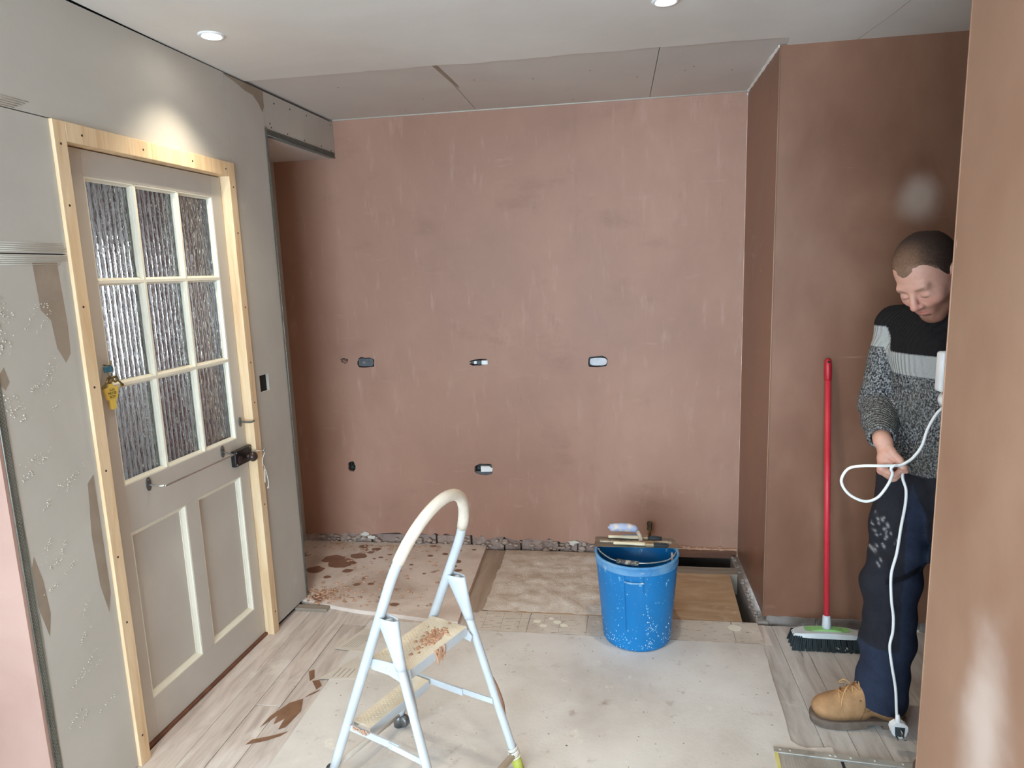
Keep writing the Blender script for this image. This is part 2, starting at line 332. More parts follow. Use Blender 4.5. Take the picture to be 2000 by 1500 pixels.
# near corner: pale plastered return facing the window, with its bead
b = MB().box(-1.6, 0.0, S0-.014, S0-.001, 0, H)
wall_near_left = struct('wall_near_left', b.v, b.f, paleplaster, ML)
bead(wall_near_left, (.0022, S0-.003, .0), (0, 0, 1), (0, 1, 0), (-1, 0, 0), 2.37, .02)
lsmear([(S0, 0), (S0+.024, 0), (S0+.022, .3), (S0+.026, .7), (S0+.02, 1.0), (S0+.012, 1.25), (S0, 1.4)], mk('grey_wing_filler', [(.3, c(136, 138, 128)), (.7, c(160, 160, 150))], 14, rough=(.6, .8), bump=.2), t=.0008)

# recess in the nib board with wiring box
t = thing('socket_back_box', 'small square dark socket recess cut in the grey plasterboard beside the door', 'socket box', mtx=ML)
m = MB(); m.box(-.05, -.047, .17, .255, 1.07, 1.16); m.box(-.05, -.013, .172, .1745, 1.074, 1.156); m.box(-.05, -.013, .2505, .253, 1.074, 1.156); m.box(-.05, -.013, .172, .253, 1.071, 1.0735); m.box(-.05, -.013, .172, .253, 1.1565, 1.159); m.build('box_shell', darkhole, t)
m = MB(); m.tube(bez([(-.046, .22, 1.09), (-.03, .205, 1.10), (-.028, .21, 1.125), (-.046, .225, 1.14)]), .004, 8); m.build('cable_end', flat('brown_cable', c(96, 70, 50)), t, True)

# ------------------------------------------------------------------ door frame and door
door_frame = thing('door_1', None, None, mtx=ML); door_frame['kind'] = 'structure'; del_keys = None
NF = .011
def fpiece(name, s0, s1, z0, z1, n0=-.10, n1=NF): return MB().box(n0, n1, s0, s1, z0, z1, .0015).build(name, pine, door_frame)
fpiece('door_jamb', D0, D0+.043, .0, DH-.001); fpiece('door_jamb', D1-.043, D1-.001, .0, DH-.001)
fpiece('door_head', D0+.0435, D1-.0435, DH-.056, DH-.001)
MB().box(-.10, -.02, D0+.044, D1-.044, 0, .012, .002).build('threshold', darkwood, door_frame)
m = MB()
for (s_, z_) in ((D0+.02, 1.96), (D0+.021, 1.79), (D0+.02, 1.50), (D0+.02, 1.26), (D0+.02, 1.0), (D0+.02, .72), (D0+.02, .5), (D0+.02, .1), (D1-.02, 1.93), (D1-.02, 1.75), (D1-.02, 1.45), (D1-.02, 1.22), (D1-.02, 1.05), (D1-.02, .6), (D1-.02, .1), (D0+.1, DH-.03), (D0+.35, DH-.03), (D0+.6, DH-.03), (D1-.06, DH-.03)):
    m.lathe([(.0, .0006), (.0036, .0005), (.004, -.0005)], 8, (NF, s_, z_), 'x')
m.build('nail_hole', flat('nail_hole_dark', c(60, 44, 34), .8), door_frame)['kind'] = 'stuff'
L0, L1, LZ0, LZ1 = D0+.046, D1-.046, .014, DH-.060
N1, N0 = -.030, -.072
ms, mr, mt_, mb_ = -.604, .017, 1.887, .914              # glazing opening
def dpart(name, s0, s1, z0, z1, mat=paint, n0=N0, n1=N1): return MB().box(n0, n1, s0, s1, z0, z1, .001).build(name, mat, door_frame)
dpart('door_stile', L0, ms, LZ0, LZ1); dpart('door_stile', mr, L1, LZ0, LZ1)
dpart('door_rail', ms, mr, mt_, LZ1); dpart('door_rail', ms, mr, .752, mb_); dpart('door_rail', ms, mr, LZ0, .153)
dpart('door_muntin', -.332, -.262, .153, .752)
bars_s = [-.397, -.183]; bars_z = [1.571, 1.242]
def moulded(name, axis, p, a0, a1, half=.012, face=.0045):
    m = MB(); prof = [(-half, N1-.017), (-half, N1-.014), (-half+.004, N1-.012), (-face-.002, N1-.003), (-face, N1-.001), (face, N1-.001), (face+.002, N1-.003), (half-.004, N1-.012), (half, N1-.014), (half, N1-.017), (half, N0+.004), (-half, N0+.004)]
    if axis == 'z': V = [(n, p+d, e) for e in (a0, a1) for d, n in prof]
    else: V = [(n, e, p+d) for e in (a0, a1) for d, n in prof]
    k = len(prof); m.add(V, [(i, (i+1) % k, (i+1) % k+k, i+k) for i in range(k)]+[tuple(range(k)), tuple(range(k, 2*k))]); return m.build(name, cream, door_frame)
for s_ in bars_s: moulded('glazing_bar', 'z', s_, mb_, mt_)
cols = [ms, -.397, -.183, mr]
for z_ in bars_z:
    for i in range(3): moulded('glazing_bar', 's', z_, cols[i]+.0045*(i > 0), cols[i+1]-.0045*(i < 2))
def moulding(s0, s1, z0, z1, w=.016, d=.014, nb=-.048, mat=cream):
    for (a, b_, hor, side) in ((z0, z1, 0, 0), (z0, z1, 0, 1), (s0, s1, 1, 0), (s0, s1, 1, 1)):
        prof = [(0, N1-.001), (.004, N1-.001), (.006, N1-.006), (w-.004, nb+.005), (w, nb+.003), (w, nb), (0, nb)]
        V = []
        for e0, sgn in ((a, 1), (b_, -1)):
            for d_, n in prof:
                e = e0+sgn*d_
                if hor: V.append((n, e, z0+d_ if side == 0 else z1-d_))
                else: V.append((n, s0+d_ if side == 0 else s1-d_, e))
        k = len(prof); MB().add(V, [(i, (i+1) % k, (i+1) % k+k, i+k) for i in range(k)]+[tuple(range(k)), tuple(range(k, 2*k))]).build('door_moulding', mat, door_frame)
moulding(ms, mr, mb_, mt_, .012, .014, -.047)
for (s0, s1) in ((ms, -.332), (-.262, mr)):
    dpart('door_panel', s0-.005, s1+.005, .148, .757, paint, -.062, -.048); moulding(s0, s1, .153, .752, .017, .014, -.048)
# reeded glass panes
glass = bpy.data.materials.new('reeded_glass'); glass.use_nodes = True; nt = glass.node_tree; pb = nt.nodes['Principled BSDF']
pb.inputs['Base Color'].default_value = (.93, .96, .98, 1); pb.inputs['Transmission Weight'].default_value = 1; pb.inputs['Roughness'].default_value = .06; pb.inputs['IOR'].default_value = 1.5
tc = nz(nt, 'ShaderNodeTexCoord').outputs['Object']; mp = nz(nt, 'ShaderNodeMapping', {'Vector': tc, 'Scale': (1, 1, .22)}).outputs[0]
n1 = nz(nt, 'ShaderNodeTexNoise', {'Vector': mp, 'Scale': 150, 'Detail': 2}).outputs[0]
bn = nz(nt, 'ShaderNodeBump', {'Height': n1, 'Strength': .55, 'Distance': .004}); nt.links.new(bn.outputs[0], pb.inputs['Normal'])
zz = [mb_, 1.242, 1.571, mt_]
for j in range(3):
    for i in range(3):
        s0 = cols[i]+(.002 if i == 0 else .006); s1 = cols[i+1]-(.002 if i == 2 else .006); z0 = zz[j]+.004; z1 = zz[j+1]-.004
        ribs = 9; n = ribs*8+1; V = []; 
        for k in range(n):
            s_ = s0+(s1-s0)*k/(n-1); d = .0022*abs(math.sin(math.pi*k/8))
            for z_ in (z0, z1): V.append((-.0535+d, s_, z_))
        for k in range(n):
            s_ = s0+(s1-s0)*k/(n-1)
            for z_ in (z0, z1): V.append((-.0575, s_, z_))
        q = n*2; Fc = [(2*k, 2*k+2, 2*k+3, 2*k+1) for k in range(n-1)]+[(q+2*k, q+2*k+1, q+2*k+3, q+2*k+2) for k in range(n-1)]+[(0, 1, q+1, q), (2*n-2, q+2*n-2, q+2*n-1, 2*n-1)]
        Fc += [(2*k, q+2*k, q+2*k+2, 2*k+2) for k in range(n-1)]+[(2*k+1, 2*k+3, q+2*k+3, q+2*k+1) for k in range(n-1)]
        link('pane', V, Fc, glass, door_frame)
# hinge, lock
for zc in (1.745, .28):
    m = MB()
    for k in range(4): m.tube([(N1+.004, L0-.001, zc-.05+k*.0255), (N1+.004, L0-.001, zc-.05+k*.0255+.0235)], .0045, 8)
    m.build('hinge', paint, door_frame, True)
lk = MB().box(N1, N1+.022, -.036, L1+.001, .806, .872, .003).build('rim_lock', blackm, door_frame)
m = MB(); m.tube([(N1+.02, .043, .832), (N1+.036, .043, .832)], .008, 12); m.lathe([(0, .066), (.012, .065), (.019, .058), (.021, .05), (.018, .042), (.011, .036), (0, .036)], 18, (N1, .043, .832), 'x'); m.build('door_knob', brown, lk, True)
m = MB(); m.prism([[(-.02, .82), (0, .818), (.012, .83), (.006, .845), (-.012, .848), (-.022, .836)]], NSZ, N1+.022, N1+.026); m.build('snib', brown, lk)
MB().box(N1, N1+.018, L1+.003, L1+.0445, .812, .878, .002).build('lock_keep', cream, lk)
m = MB(); 
for (s_, z_) in ((-.028, .814), (-.028, .864), (.07, .866), (.07, .812)): m.lathe([(0, .0035), (.003, .003), (.004, 0)], 8, (N1+.022, s_, z_), 'x')
m.build('lock_screw', ironm, lk)
# things fixed to or hung on the door
t = thing('towel_rail', 'thin chrome towel rail screwed across the door below its glass', 'towel rail', mtx=ML)
for s_ in (-.503, -.088):
    m = MB(); pl = [(s_+.011*math.cos(a), .888+.024*math.sin(a)) for a in [2*math.pi*k/16 for k in range(16)]]; m.prism([pl], NSZ, N1, N1+.004); 
    for dz in (-.014, .014): m.lathe([(0, .0065), (.003, .006), (.0036, .004)], 8, (N1, s_, .888+dz), 'x')
    m.build('rail_bracket', ironm, t)
m = MB(); m.tube(bez([(N1+.003, -.503, .886), (N1+.038, -.498, .881), (N1+.052, -.49, .879), (N1+.056, -.472, .879), (N1+.056, -.30, .879), (N1+.056, -.118, .879), (N1+.052, -.10, .879), (N1+.038, -.093, .881), (N1+.003, -.088, .886)], 5), .0035, 10); m.build('rail_rod', chrome, t, True)
t = thing('coat_hook', 'single grey metal coat hook above the black door lock', 'hook', mtx=ML)
m = MB(); m.prism([[(.05+.009*math.cos(a), .978+.02*math.sin(a)) for a in [2*math.pi*k/16 for k in range(16)]]], NSZ, N1, N1+.004); m.build('hook_plate', ironm, t)
m = MB(); m.tube(bez([(N1+.003, .05, .978), (N1+.03, .051, .977), (N1+.052, .052, .978), (N1+.064, .053, .984)]), [.0042]*18+[.005], 10); m.build('hook_peg', ironm, t, True)
t = thing('key_hook', 'small cup hook at the edge of the door glass holding keys', 'hook', mtx=ML)
m = MB(); m.tube(bez([(N1, -.625, 1.315), (N1+.018, -.625, 1.312), (N1+.026, -.625, 1.318), (N1+.028, -.625, 1.328)]), .0022, 8); m.build('hook_wire', brass, t, True)
t = thing('key_bunch', 'bunch of old keys with a blue tag hanging beside the glass', 'keys', mtx=ML)
n0 = N1+.018
m = MB(); m.tube([(n0+.003*math.sin(2*a), -.624+.013*math.cos(a), 1.296+.018*math.sin(a)) for a in [2*math.pi*k/20 for k in range(20)]], .0016, 6, closed=True); m.build('key_ring', ironm, t, True)
MB().box(n0-.004, n0+.004, -.645, -.615, 1.292, 1.312, .003).build('key_tag', bluetag, t)
for (s_, a) in ((-.634, -2.5), (-.612, -.75)):
    d = (math.cos(a), math.sin(a)); m = MB(); o_ = (n0, s_+.006, 1.272)
    m.tube([(n0, s_+.006+.009*math.cos(k*.5236), 1.268+.009*math.sin(k*.5236)) for k in range(12)], .0032, 6, closed=True)
    m.tube([o_, (n0, o_[1]+d[0]*.042, o_[2]+d[1]*.042)], .0028, 8); e = (o_[1]+d[0]*.034, o_[2]+d[1]*.034)
    m.box(n0-.001, n0+.001, e[0]-.006, e[0]+.006, e[1]-.009, e[1]+.001); m.build('door_key', brass, t, True)
t = thing('meter_box_key', 'yellow plastic GAS METER BOX key hanging from the key bunch', 'key', mtx=ML)
zc = 1.226; m = MB(); m.prism([[(-.657, zc+.019), (-.60, zc+.019), (-.607, zc-.017), (-.612, zc-.02), (-.645, zc-.02), (-.65, zc-.017)]], NSZ, n0-.003, n0+.003); m.build('key_plate', yellowp, t)
MB().box(n0-.003, n0+.003, -.638, -.62, zc+.018, zc+.03, .001).build('key_lug', yellowp, t)
m = MB(); m.prism([[(-.639, zc-.02), (-.618, zc-.02), (-.62, zc-.05), (-.637, zc-.05)]], NSZ, n0-.0055, n0+.0055); m.build('key_socket', yellowp, t)
def text(body, size, mat, parent, mtx, name='lettering', ext=.0003, font=None):
    cu = bpy.data.curves.new(name, 'FONT'); cu.body = body; cu.size = size; cu.align_x = 'CENTER'; cu.align_y = 'CENTER'; cu.extrude = ext; cu.space_line = .95
    tmp = bpy.data.objects.new('tmp', cu); COL.objects.link(tmp); dg = bpy.context.evaluated_depsgraph_get(); me = bpy.data.meshes.new_from_object(tmp.evaluated_get(dg)); bpy.data.objects.remove(tmp)
    me.transform(mtx); me.name = name; me.materials.clear(); me.materials.append(mat); o = bpy.data.objects.new(name, me); COL.objects.link(o); o.parent = parent; return o
TM = Matrix(((0, 0, 1, n0+.0032), (1, 0, 0, -.628), (0, 1, 0, zc), (0, 0, 0, 1)))
text('GAS\nMETER\nBOX', .0115, ink, t, TM)
t = thing('lock_string', 'loop of white string hanging from the latch pin beside the lock', 'string', mtx=ML)
m = MB(); m.tube([(N1+.024, .055, .852), (N1+.065, .085, .846), (N1+.075, .092, .845)], .0016, 6); m.tube([(N1+.075+.004*math.cos(a), .095+.006*math.cos(a), .845+.008*math.sin(a)) for a in [k*.5236 for k in range(12)]], .0014, 6, closed=True); m.build('latch_pin', chrome, t, True)
m = MB(); q = N1+.06
m.tube(bez([(q+.014, .096, .84), (q, .098, .81), (q-.004, .10, .78), (q-.004, .112, .765), (q-.006, .112, .72), (q-.004, .104, .70), (q-.002, .10, .74), (q, .105, .76), (q, .116, .73), (q+.002, .118, .69), (q, .112, .672), (q, .122, .672), (q, .119, .69)], 6), .0017, 6); m.build('string_loop', white_string, t, True)

# ------------------------------------------------------------------ hall behind the door
halltone = mk('hall_paint', [(.3, c(150, 146, 142)), (.7, c(166, 162, 158))], 2)
maroon = mk('maroon_paint', [(.3, c(66, 34, 38)), (.7, c(84, 46, 50))], 2, rough=(.4, .6))
b = MB(); b.box(-1.62, -.111, .40, .42, 0, H); b.box(-1.64, -1.62, S0, .42, 0, H); b.box(-1.6, -.111, S0, S0+.02, 0, H)
wall_hall = struct('wall_hall', b.v, b.f, halltone, ML)
b = MB(); b.box(-.62, -.13, .36, .40, .0, 2.0, .004); door_2 = struct('door_2', b.v, b.f, maroon, ML)
for (a0, a1, z0, z1) in ((-.56, -.40, .2, .9), (-.34, -.19, .2, .9), (-.56, -.40, 1.05, 1.85), (-.34, -.19, 1.05, 1.85)): MB().box(a0, a1, .352, .361, z0, z1, .004).build('door_panel', maroon, door_2)
hl = bpy.data.lights.new('hall_fill_light', 'AREA'); hl.shape = 'RECTANGLE'; hl.size = .7; hl.size_y = 1.3; hl.energy = 9; hl.color = (.85, .93, 1)  # added area light, brightens the unseen hall behind the glass
ho = bpy.data.objects.new('hall_fill_light', hl); COL.objects.link(ho); ho.matrix_world = ML @ Matrix.Translation((-1.6, -.2, 1.4)) @ Matrix.Rotation(-math.pi/2, 4, 'Y')

# ------------------------------------------------------------------ back wall, alcove, returns
XL, XR = -1.842, .636
def hole(cx, cz, w, h, jit=.12, n=16):
    return [(cx+w*max(-.5, min(.5, .62*math.cos(a)))*(1+random.uniform(-jit, jit)), cz+h*max(-.5, min(.5, .62*math.sin(a)))*(1+random.uniform(-jit, jit))) for a in [2*math.pi*k/n for k in range(n)]]
holes = [hole(-1.392, 1.081, .098, .058), hole(-1.517, 1.094, .035, .03, .4, 10), hole(-.738, 1.073, .10, .034, .25), hole(-.099, 1.07, .104, .058, .1), hole(-1.52, .475, .045, .052, .3, 12), hole(-.738, .466, .10, .062, .12)]
bot = jag((.638, .034), (-.2, .05), .03, .006)+jag((-.2, .05), (-1.1, .07), .03, .014)+jag((-1.1, .07), (XL, .055), .03, .013)
outer = [(-1.95, H+.002), (XR+.001, H+.002)]+bot+[(XL, .055), (-1.95, .055)]
m = MB().prism([outer]+holes, XZ, YB, YB+.014)
wall_back = struct('wall_back', m.v, m.f, pink)
MB().box(XL-.1, XR+.2, YB+.062, YB+.10, -.3, H).build('masonry_core', stone, wall_back)
x = XL
while x < .18:                                       # the course of brick left bare under the plaster
    w = random.uniform(.19, .225)*(1 if random.random() < .8 else .5)
    MB().box(x+.005, min(x+w, .2)-.004, YB+.012+random.uniform(-.006, .006), YB+.06, -.03, .06+random.uniform(-.006, .012), .006).build('brick', brickm, wall_back); x += w
x = XL
while x < XR:
    w = random.uniform(.2, .225); MB().box(x+.005, x+w-.004, YB+.016, YB+.06, .085, .15, .004).build('brick', brickm, wall_back); x += w
m = MB()                                             # mortar and torn plaster along the foot
for k in range(170):
    x = random.uniform(XL+.05, .2); m.blob((x, YB+random.uniform(-.012, .006), random.uniform(.0, .05)), random.uniform(.005, .015), (1.5, .8, .8), .4)
m.build('loose_mortar', stone, wall_back, True)['kind'] = 'stuff'
m = MB()
for (x0, zz_) in ((-1.47, .066), (-1.425, .05), (-.25, .05)):
    m.prism([blobpoly(x0, zz_, .028, .013, 10, .5)], XZ, YB-.012, YB-.006)
m.build('torn_lining_paper', papr, wall_back)['kind'] = 'stuff'
MB().box(.19, XR-.002, YB-.022, YB+.012, -.012, .033, .004).build('wall_plate', darkwood, wall_back)
m = MB(); m.box(.19, XR-.002, YB-.018, YB+.01, .033, .042, .002)
for k in range(30): m.blob((random.uniform(.2, .63), YB-.016, random.uniform(.03, .05)), random.uniform(.003, .008), (1.6, .7, .8), .4)
m.build('plaster_lip', crumb, wall_back)['kind'] = 'stuff'
# socket boxes in the back wall
def wallbox(cx, cz, w, h, label, fill, name='socket_back_box', cat='socket box'):
    t = thing(name, label, cat, (cx, YB+.012, cz), 'wall boxes chased into the back wall')
    m = MB(); y0, y1 = .003, .046; w2, h2 = w/2+.004, h/2+.004
    m.box(-w2, w2, y1-.002, y1, -h2, h2); m.box(-w2, -w2+.002, y0, y1, -h2, h2); m.box(w2-.002, w2, y0, y1, -h2, h2); m.box(-w2, w2, y0, y1, -h2, -h2+.002); m.box(-w2, w2, y0, y1, h2-.002, h2)
    m.build('box_shell', graybox, t); fill(t, w, h); return t
def f_full(t, w, h):
    m = MB(); m.prism([hole(0, 0, w*.86, h*.8, .08)], XZ, -.006, .02); m.build('box_cover', graybox, t)
    m = MB(); m.box(-.02, .0, -.010, -.005, -.006, .006, .002); m.build('cover_tab', flat('dull_alloy', c(140, 138, 136), .5, .5), t)
def f_white(t, w, h, dx=.004):
    m = MB(); n = 18; m.prism([[(dx+w*.43*math.copysign(abs(math.cos(a))**.6, math.cos(a)), h*.36*math.copysign(abs(math.sin(a))**.6, math.sin(a))) for a in [2*math.pi*k/n for k in range(n)]]], XZ, -.016, .018); m.build('taped_cable_cover', mk('crumpled_white', [(.3, c(196, 198, 204)), (.7, c(228, 229, 232))], 30, rough=(.4, .6), bump=.6, bscale=70), t)
def f_switch(t, w, h):
    for (x0, x1, hh, mt, d) in ((-.05, -.034, .010, blackm, .006), (-.034, -.016, .008, whitep, .012), (-.016, .010, .014, blackm, .016), (.010, .046, .012, whitep, .02)): MB().box(x0, x1, -d, .02, -hh, hh, .003).build('connector_body', mt, t)
def f_low(t, w, h):
    MB().prism([[(-.018+.0, -.012), (.045, -.010), (.05, .008), (.03, .02), (-.018, .02)]], XZ, -.018, .015).build('taped_cable_cover', whitep, t)
    MB().box(-.05, .048, -.006, .02, -.034, -.012, .003).build('box_cover', graybox, t)
    m = MB(); m.tube(bez([(-.05, -.004, .016), (-.035, -.014, .02), (-.02, -.012, .012)]), .004, 8); m.build('cable_end', blackm, t, True)
def f_dark(t, w, h):
    m = MB()
    for k in range(5): m.tube(bez([(random.uniform(-.014, .014), .03, random.uniform(-.016, .016)), (random.uniform(-.014, .014), -.002, random.uniform(-.016, .016)), (random.uniform(-.014, .014), .02, random.uniform(-.016, .016))]), .0035, 7)
    m.build('cable_end', flat('dark_green_cable', c(52, 62, 58)), t, True)
wallbox(-1.392, 1.081, .098, .058, 'dull grey metal back box in upper pink wall, closest to the alcove', f_full)
wallbox(-.738, 1.073, .10, .034, 'narrow black and white cable connector in the upper middle of pink wall', f_switch)
wallbox(-.099, 1.07, .104, .058, 'white taped socket box, the one nearest the corner on the pink wall', f_white)
wallbox(-1.52, .475, .045, .052, 'small ragged hole with dark green cables low on the pink wall', f_dark)
wallbox(-.738, .466, .10, .062, 'white and grey socket box low on the pink wall above the stepladder', f_low)
t = thing('wall_plug_hole', 'small broken plaster hole with a fixing beside the grey back box', 'hole', (-1.517, YB+.012, 1.094))
m = MB(); m.box(-.024, .024, .004, .007, -.02, .02); m.build('hole_backing', mk('ragged_plaster', [(.4, c(70, 48, 40)), (.55, c(150, 112, 94))], 60, rough=(.8, .9)), t)
m = MB(); m.tube([(-.008, .005, .008), (-.008, -.004, .008)], .004, 8); m.build('wall_plug', darkhole, t)
t = thing('pipe_stub', 'capped brass pipe stub standing out of the wall behind the blue bucket', 'pipe', (.172, YB, .16))
m = MB(); m.tube([(0, .03, .0), (0, -.012, 0), (0, -.024, -.006), (0, -.03, -.02), (0, -.03, -.05)], .0075, 12); m.build('pipe_bend', brass, t, True)
m = MB(); m.lathe([(0, .03), (.013, .03), (.0145, .026), (.0145, .012), (.012, .010), (.012, -.002), (.014, -.004), (.014, -.014), (0, -.014)], 6, (0, -.03, .0)); m.build('cap_nut', mk('tarnished_brass', [(.3, c(74, 66, 54)), (.7, c(112, 100, 82))], 20, rough=(.4, .6), metal=.6), t)
# alcove wall
b = MB().box(-1.855, -1.838, 2.885, YB+.07, 0.0, ZS+.01); wall_alcove = struct('wall_alcove', b.v, b.f, board)
# return wall (facing left) and wall behind the broom
b = MB(); b.prism([[(.6292, .022), (.6400, .022), (.6400, .0)]], lambda a, bb, t_: (a, bb, t_), 0, 0) if False else None
y2 = 2.888
b = MB(); V = [(.6292, y2+.003, .026), (.6400, YB+.005, .004), (.6400, YB+.005, H+.002), (.6292, y2+.003, H+.002)]; Vb = [(x+.02, y, z) for x, y, z in V]
b.add(V+Vb, [(0, 1, 2, 3), (4, 7, 6, 5), (0, 4, 5, 1), (1, 5, 6, 2), (2, 6, 7, 3), (3, 7, 4, 0)])
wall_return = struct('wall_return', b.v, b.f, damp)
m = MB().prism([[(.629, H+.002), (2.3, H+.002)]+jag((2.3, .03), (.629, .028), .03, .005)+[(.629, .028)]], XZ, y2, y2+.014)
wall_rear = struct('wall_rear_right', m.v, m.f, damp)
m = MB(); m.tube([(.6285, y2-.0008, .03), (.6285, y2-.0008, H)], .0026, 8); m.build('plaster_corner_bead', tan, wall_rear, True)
MB().box(.66, 2.3, y2+.016, y2+.1, -.3, H).build('masonry_core', stone, wall_rear)
x = .64
while x < 2.2:
    w = random.uniform(.18, .23); MB().box(x+.004, x+w-.004, y2+.003+random.uniform(-.004, .002), y2+.05, -.02, .036+random.uniform(-.006, .004), .005).build('brick', concrete, wall_rear); x += w
MB().box(.600, .655, y2-.008, YB-.02, -.22, .006, .008).build('footing_strip', concrete, wall_return)
m = MB()
for k in range(60): m.blob((.612+random.uniform(-.01, .012), random.uniform(2.9, 3.55), random.uniform(-.004, .014)), random.uniform(.004, .01), (1, 1.6, .7), .4)
m.build('loose_mortar', concrete, wall_return, True)['kind'] = 'stuff'
# wall close to the camera on the right
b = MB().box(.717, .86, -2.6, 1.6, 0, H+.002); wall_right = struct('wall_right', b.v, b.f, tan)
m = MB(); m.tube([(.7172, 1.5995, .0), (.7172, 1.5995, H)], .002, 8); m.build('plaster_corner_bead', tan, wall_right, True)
# rest of the room behind the photographer
b = MB(); wx0, wx1, wz0, wz1, wy = WIN
b.box(-3.2, wx0, wy-.1, wy, 0, H); b.box(wx1, .86, wy-.1, wy, 0, H); b.box(wx0, wx1, wy-.1, wy, wz1, H); b.box(wx0, wx1, wy-.1, wy, 0, wz0)
wall_window = struct('wall_window', b.v, b.f, paleplaster)
b = MB(); b.box(-3.3, -3.18, wy-.1, FILL_WIN[0], 0, H); b.box(-3.3, -3.18, FILL_WIN[1], 1.6, 0, H); b.box(-3.3, -3.18, FILL_WIN[0], FILL_WIN[1], 0, FILL_WIN[2]); b.box(-3.3, -3.18, FILL_WIN[0], FILL_WIN[1], FILL_WIN[3], H); struct('wall_far_left', b.v, b.f, paleplaster)
b = MB(); b.box(.86, 2.3, 1.5, 1.598, 0, H); b.box(2.2, 2.3, 1.5, 3.0, 0, H); struct('wall_passage', b.v, b.f, damp)
m = MB(); 
for xx in (wx0+.03, -.98, -.22, wx1-.03): m.box(xx-.03, xx+.03, wy-.08, wy-.03, wz0, wz1)
m.box(wx0, wx1, wy-.08, wy-.03, wz0, wz0+.06); m.box(wx0, wx1, wy-.08, wy-.03, wz1-.06, wz1)
window_1 = struct('window_1', m.v, m.f, whitep)

# ------------------------------------------------------------------ ceiling
edge = [(2.3, y2+.01), (.655, y2+.005), (.642, 2.80)]+[(.642-(.642+1.0)*k/40, 2.788+.004*math.sin(k*.9)+random.uniform(-.002, .002)+(.016*math.exp(-((k-26)/4)**2)*random.random())) for k in range(1, 41)]+[(-1.0, 2.79), (-1.53, 2.787)]
m = MB().prism([[(-3.2, -2.6), (2.3, -2.6)]+edge+[(-1.56, 1.5), (-3.2, 1.5)]], XY, H, H+.0045)
ceiling = struct('ceiling', m.v, m.f, skim)
MB().box(-3.2, 2.3, -2.7, 3.75, H+.018, H+.12).build('ceiling_joist_deck', darkhole, ceiling)
for (x0, x1) in ((-1.86, -.7035), (-.7005, .1705), (.1735, .70)): MB().box(x0, x1, 2.70, YB+.013, H+.0055, H+.0175).build('plasterboard', boardc, ceiling)
MB().prism([[(-.722, 2.80), (-.700, 2.80), (-.690, 3.0), (-.686, 3.12), (-.693, 3.16), (-.706, 3.05)]], XY, H+.0050, H+.0056).build('filler_smear', smear, ceiling)
m = MB(); m.tube(bez([(.641, YB-.004, H+.003), (.637, 3.4, H+.003), (.634, 3.2, H+.003), (.632, 3.05, H+.003), (.632, 2.9, H+.003)], 8), [.006+random.uniform(-.0015, .004) for _ in range(33)], 8); m.build('filler_bead', skim, ceiling, True)
m = MB(); m.tube([(-1.48, YB-.001, H+.004), (.64, YB-.001, H+.004)], .004, 6); m.build('filler_bead', compound, ceiling, True)
m = MB(); m.tube(bez([(.944, 2.40, H), (.94, 2.55, H), (.925, 2.72, H), (.905, 2.885, H)]), .0012, 5); m.build('ceiling_crack', smear, ceiling, True)
m = MB(); [m.lathe([(0, -.0006), (.003, -.0005), (.0035, 0)], 8, (x_, y_, H+.0055)) for x_, y_ in ((-1.2, 3.0), (-.9, 3.3), (-.6, 3.05), (-.35, 3.1), (-.1, 3.05), (.1, 3.2), (.3, 3.15), (.33, 3.1), (.5, 3.2), (-1.05, 3.5), (-.2, 3.52))]; m.build('drywall_screw', darkhole, ceiling)['kind'] = 'stuff'
# downlights
lens = bpy.data.materials.new('lamp_lens'); lens.use_nodes = True; p = lens.node_tree.nodes['Principled BSDF']; p.inputs['Emission Color'].default_value = (1, .95, .85, 1); p.inputs['Emission Strength'].default_value = 14
def downlight(x, y, label):
    t = thing('downlight', label, 'downlight', (x, y, H), 'recessed ceiling downlights')
    m = MB(); m.lathe([(.030, .0), (.030, -.003), (.034, -.0055), (.041, -.005), (.044, -.001), (.044, 0)], 32); m.build('bezel', chrome if False else whitep, t, True)
    m = MB(); m.lathe([(0, -.0015), (.02, -.0018), (.0305, -.0015)], 24); m.build('lamp_lens', lens, t, True)
    l = bpy.data.lights.new('lamp', 'SPOT'); l.energy = SPOT_W; l.color = SPOT_COL; l.spot_size = math.radians(98); l.spot_blend = 1.0; l.shadow_soft_size = .03
    o = bpy.data.objects.new('lamp', l); COL.objects.link(o); o.parent = t; o.location = (0, 0, -.012)
downlight(-1.337, 2.26, 'lit white downlight in the ceiling above the glazed door')
downlight(.16, 2.325, 'lit downlight at the top edge of the ceiling in front of the bucket')
downlight(-1.337, .75, 'lit downlight over the pale wall end near the window'); downlight(.16, .75, 'lit downlight overhead between camera and the tan wall')

# ------------------------------------------------------------------ floor
b = MB(); b.box(-3.2, 2.3, -2.7, 2.86, -.10, -.022); floor = struct('floor', b.v, b.f, darkhole)
MB().box(-1.86, 2.3, 2.80, YB+.1, -.36, -.33).build('void_ground', earth, floor)
for (q0, q1, w0, w1) in ((-1.9, .70, 2.84, 2.858), (-1.9, -1.87, 2.84, 3.7), (.657, .70, 2.84, 3.7), (-1.9, .70, YB+.03, YB+.06)): MB().box(q0, q1, w0, w1, -.34, -.04).build('void_side', earth, floor)
seams = [-1.575, -1.437, -1.338, -1.240, -1.128]
for a, b_ in zip(seams, seams[1:]):
    cuts = sorted([-2.6, random.uniform(-1, 1.2), random.uniform(1.3, 2.2) if a < -1.3 else 1.25, 2.855])
    for q0, q1 in zip(cuts, cuts[1:]): MB().box(a+.001, b_-.001, q0+.001, q1-.001, -.021, random.uniform(-.0012, .0006), .0012).build('floorboard', plankm, floor)
x = .562
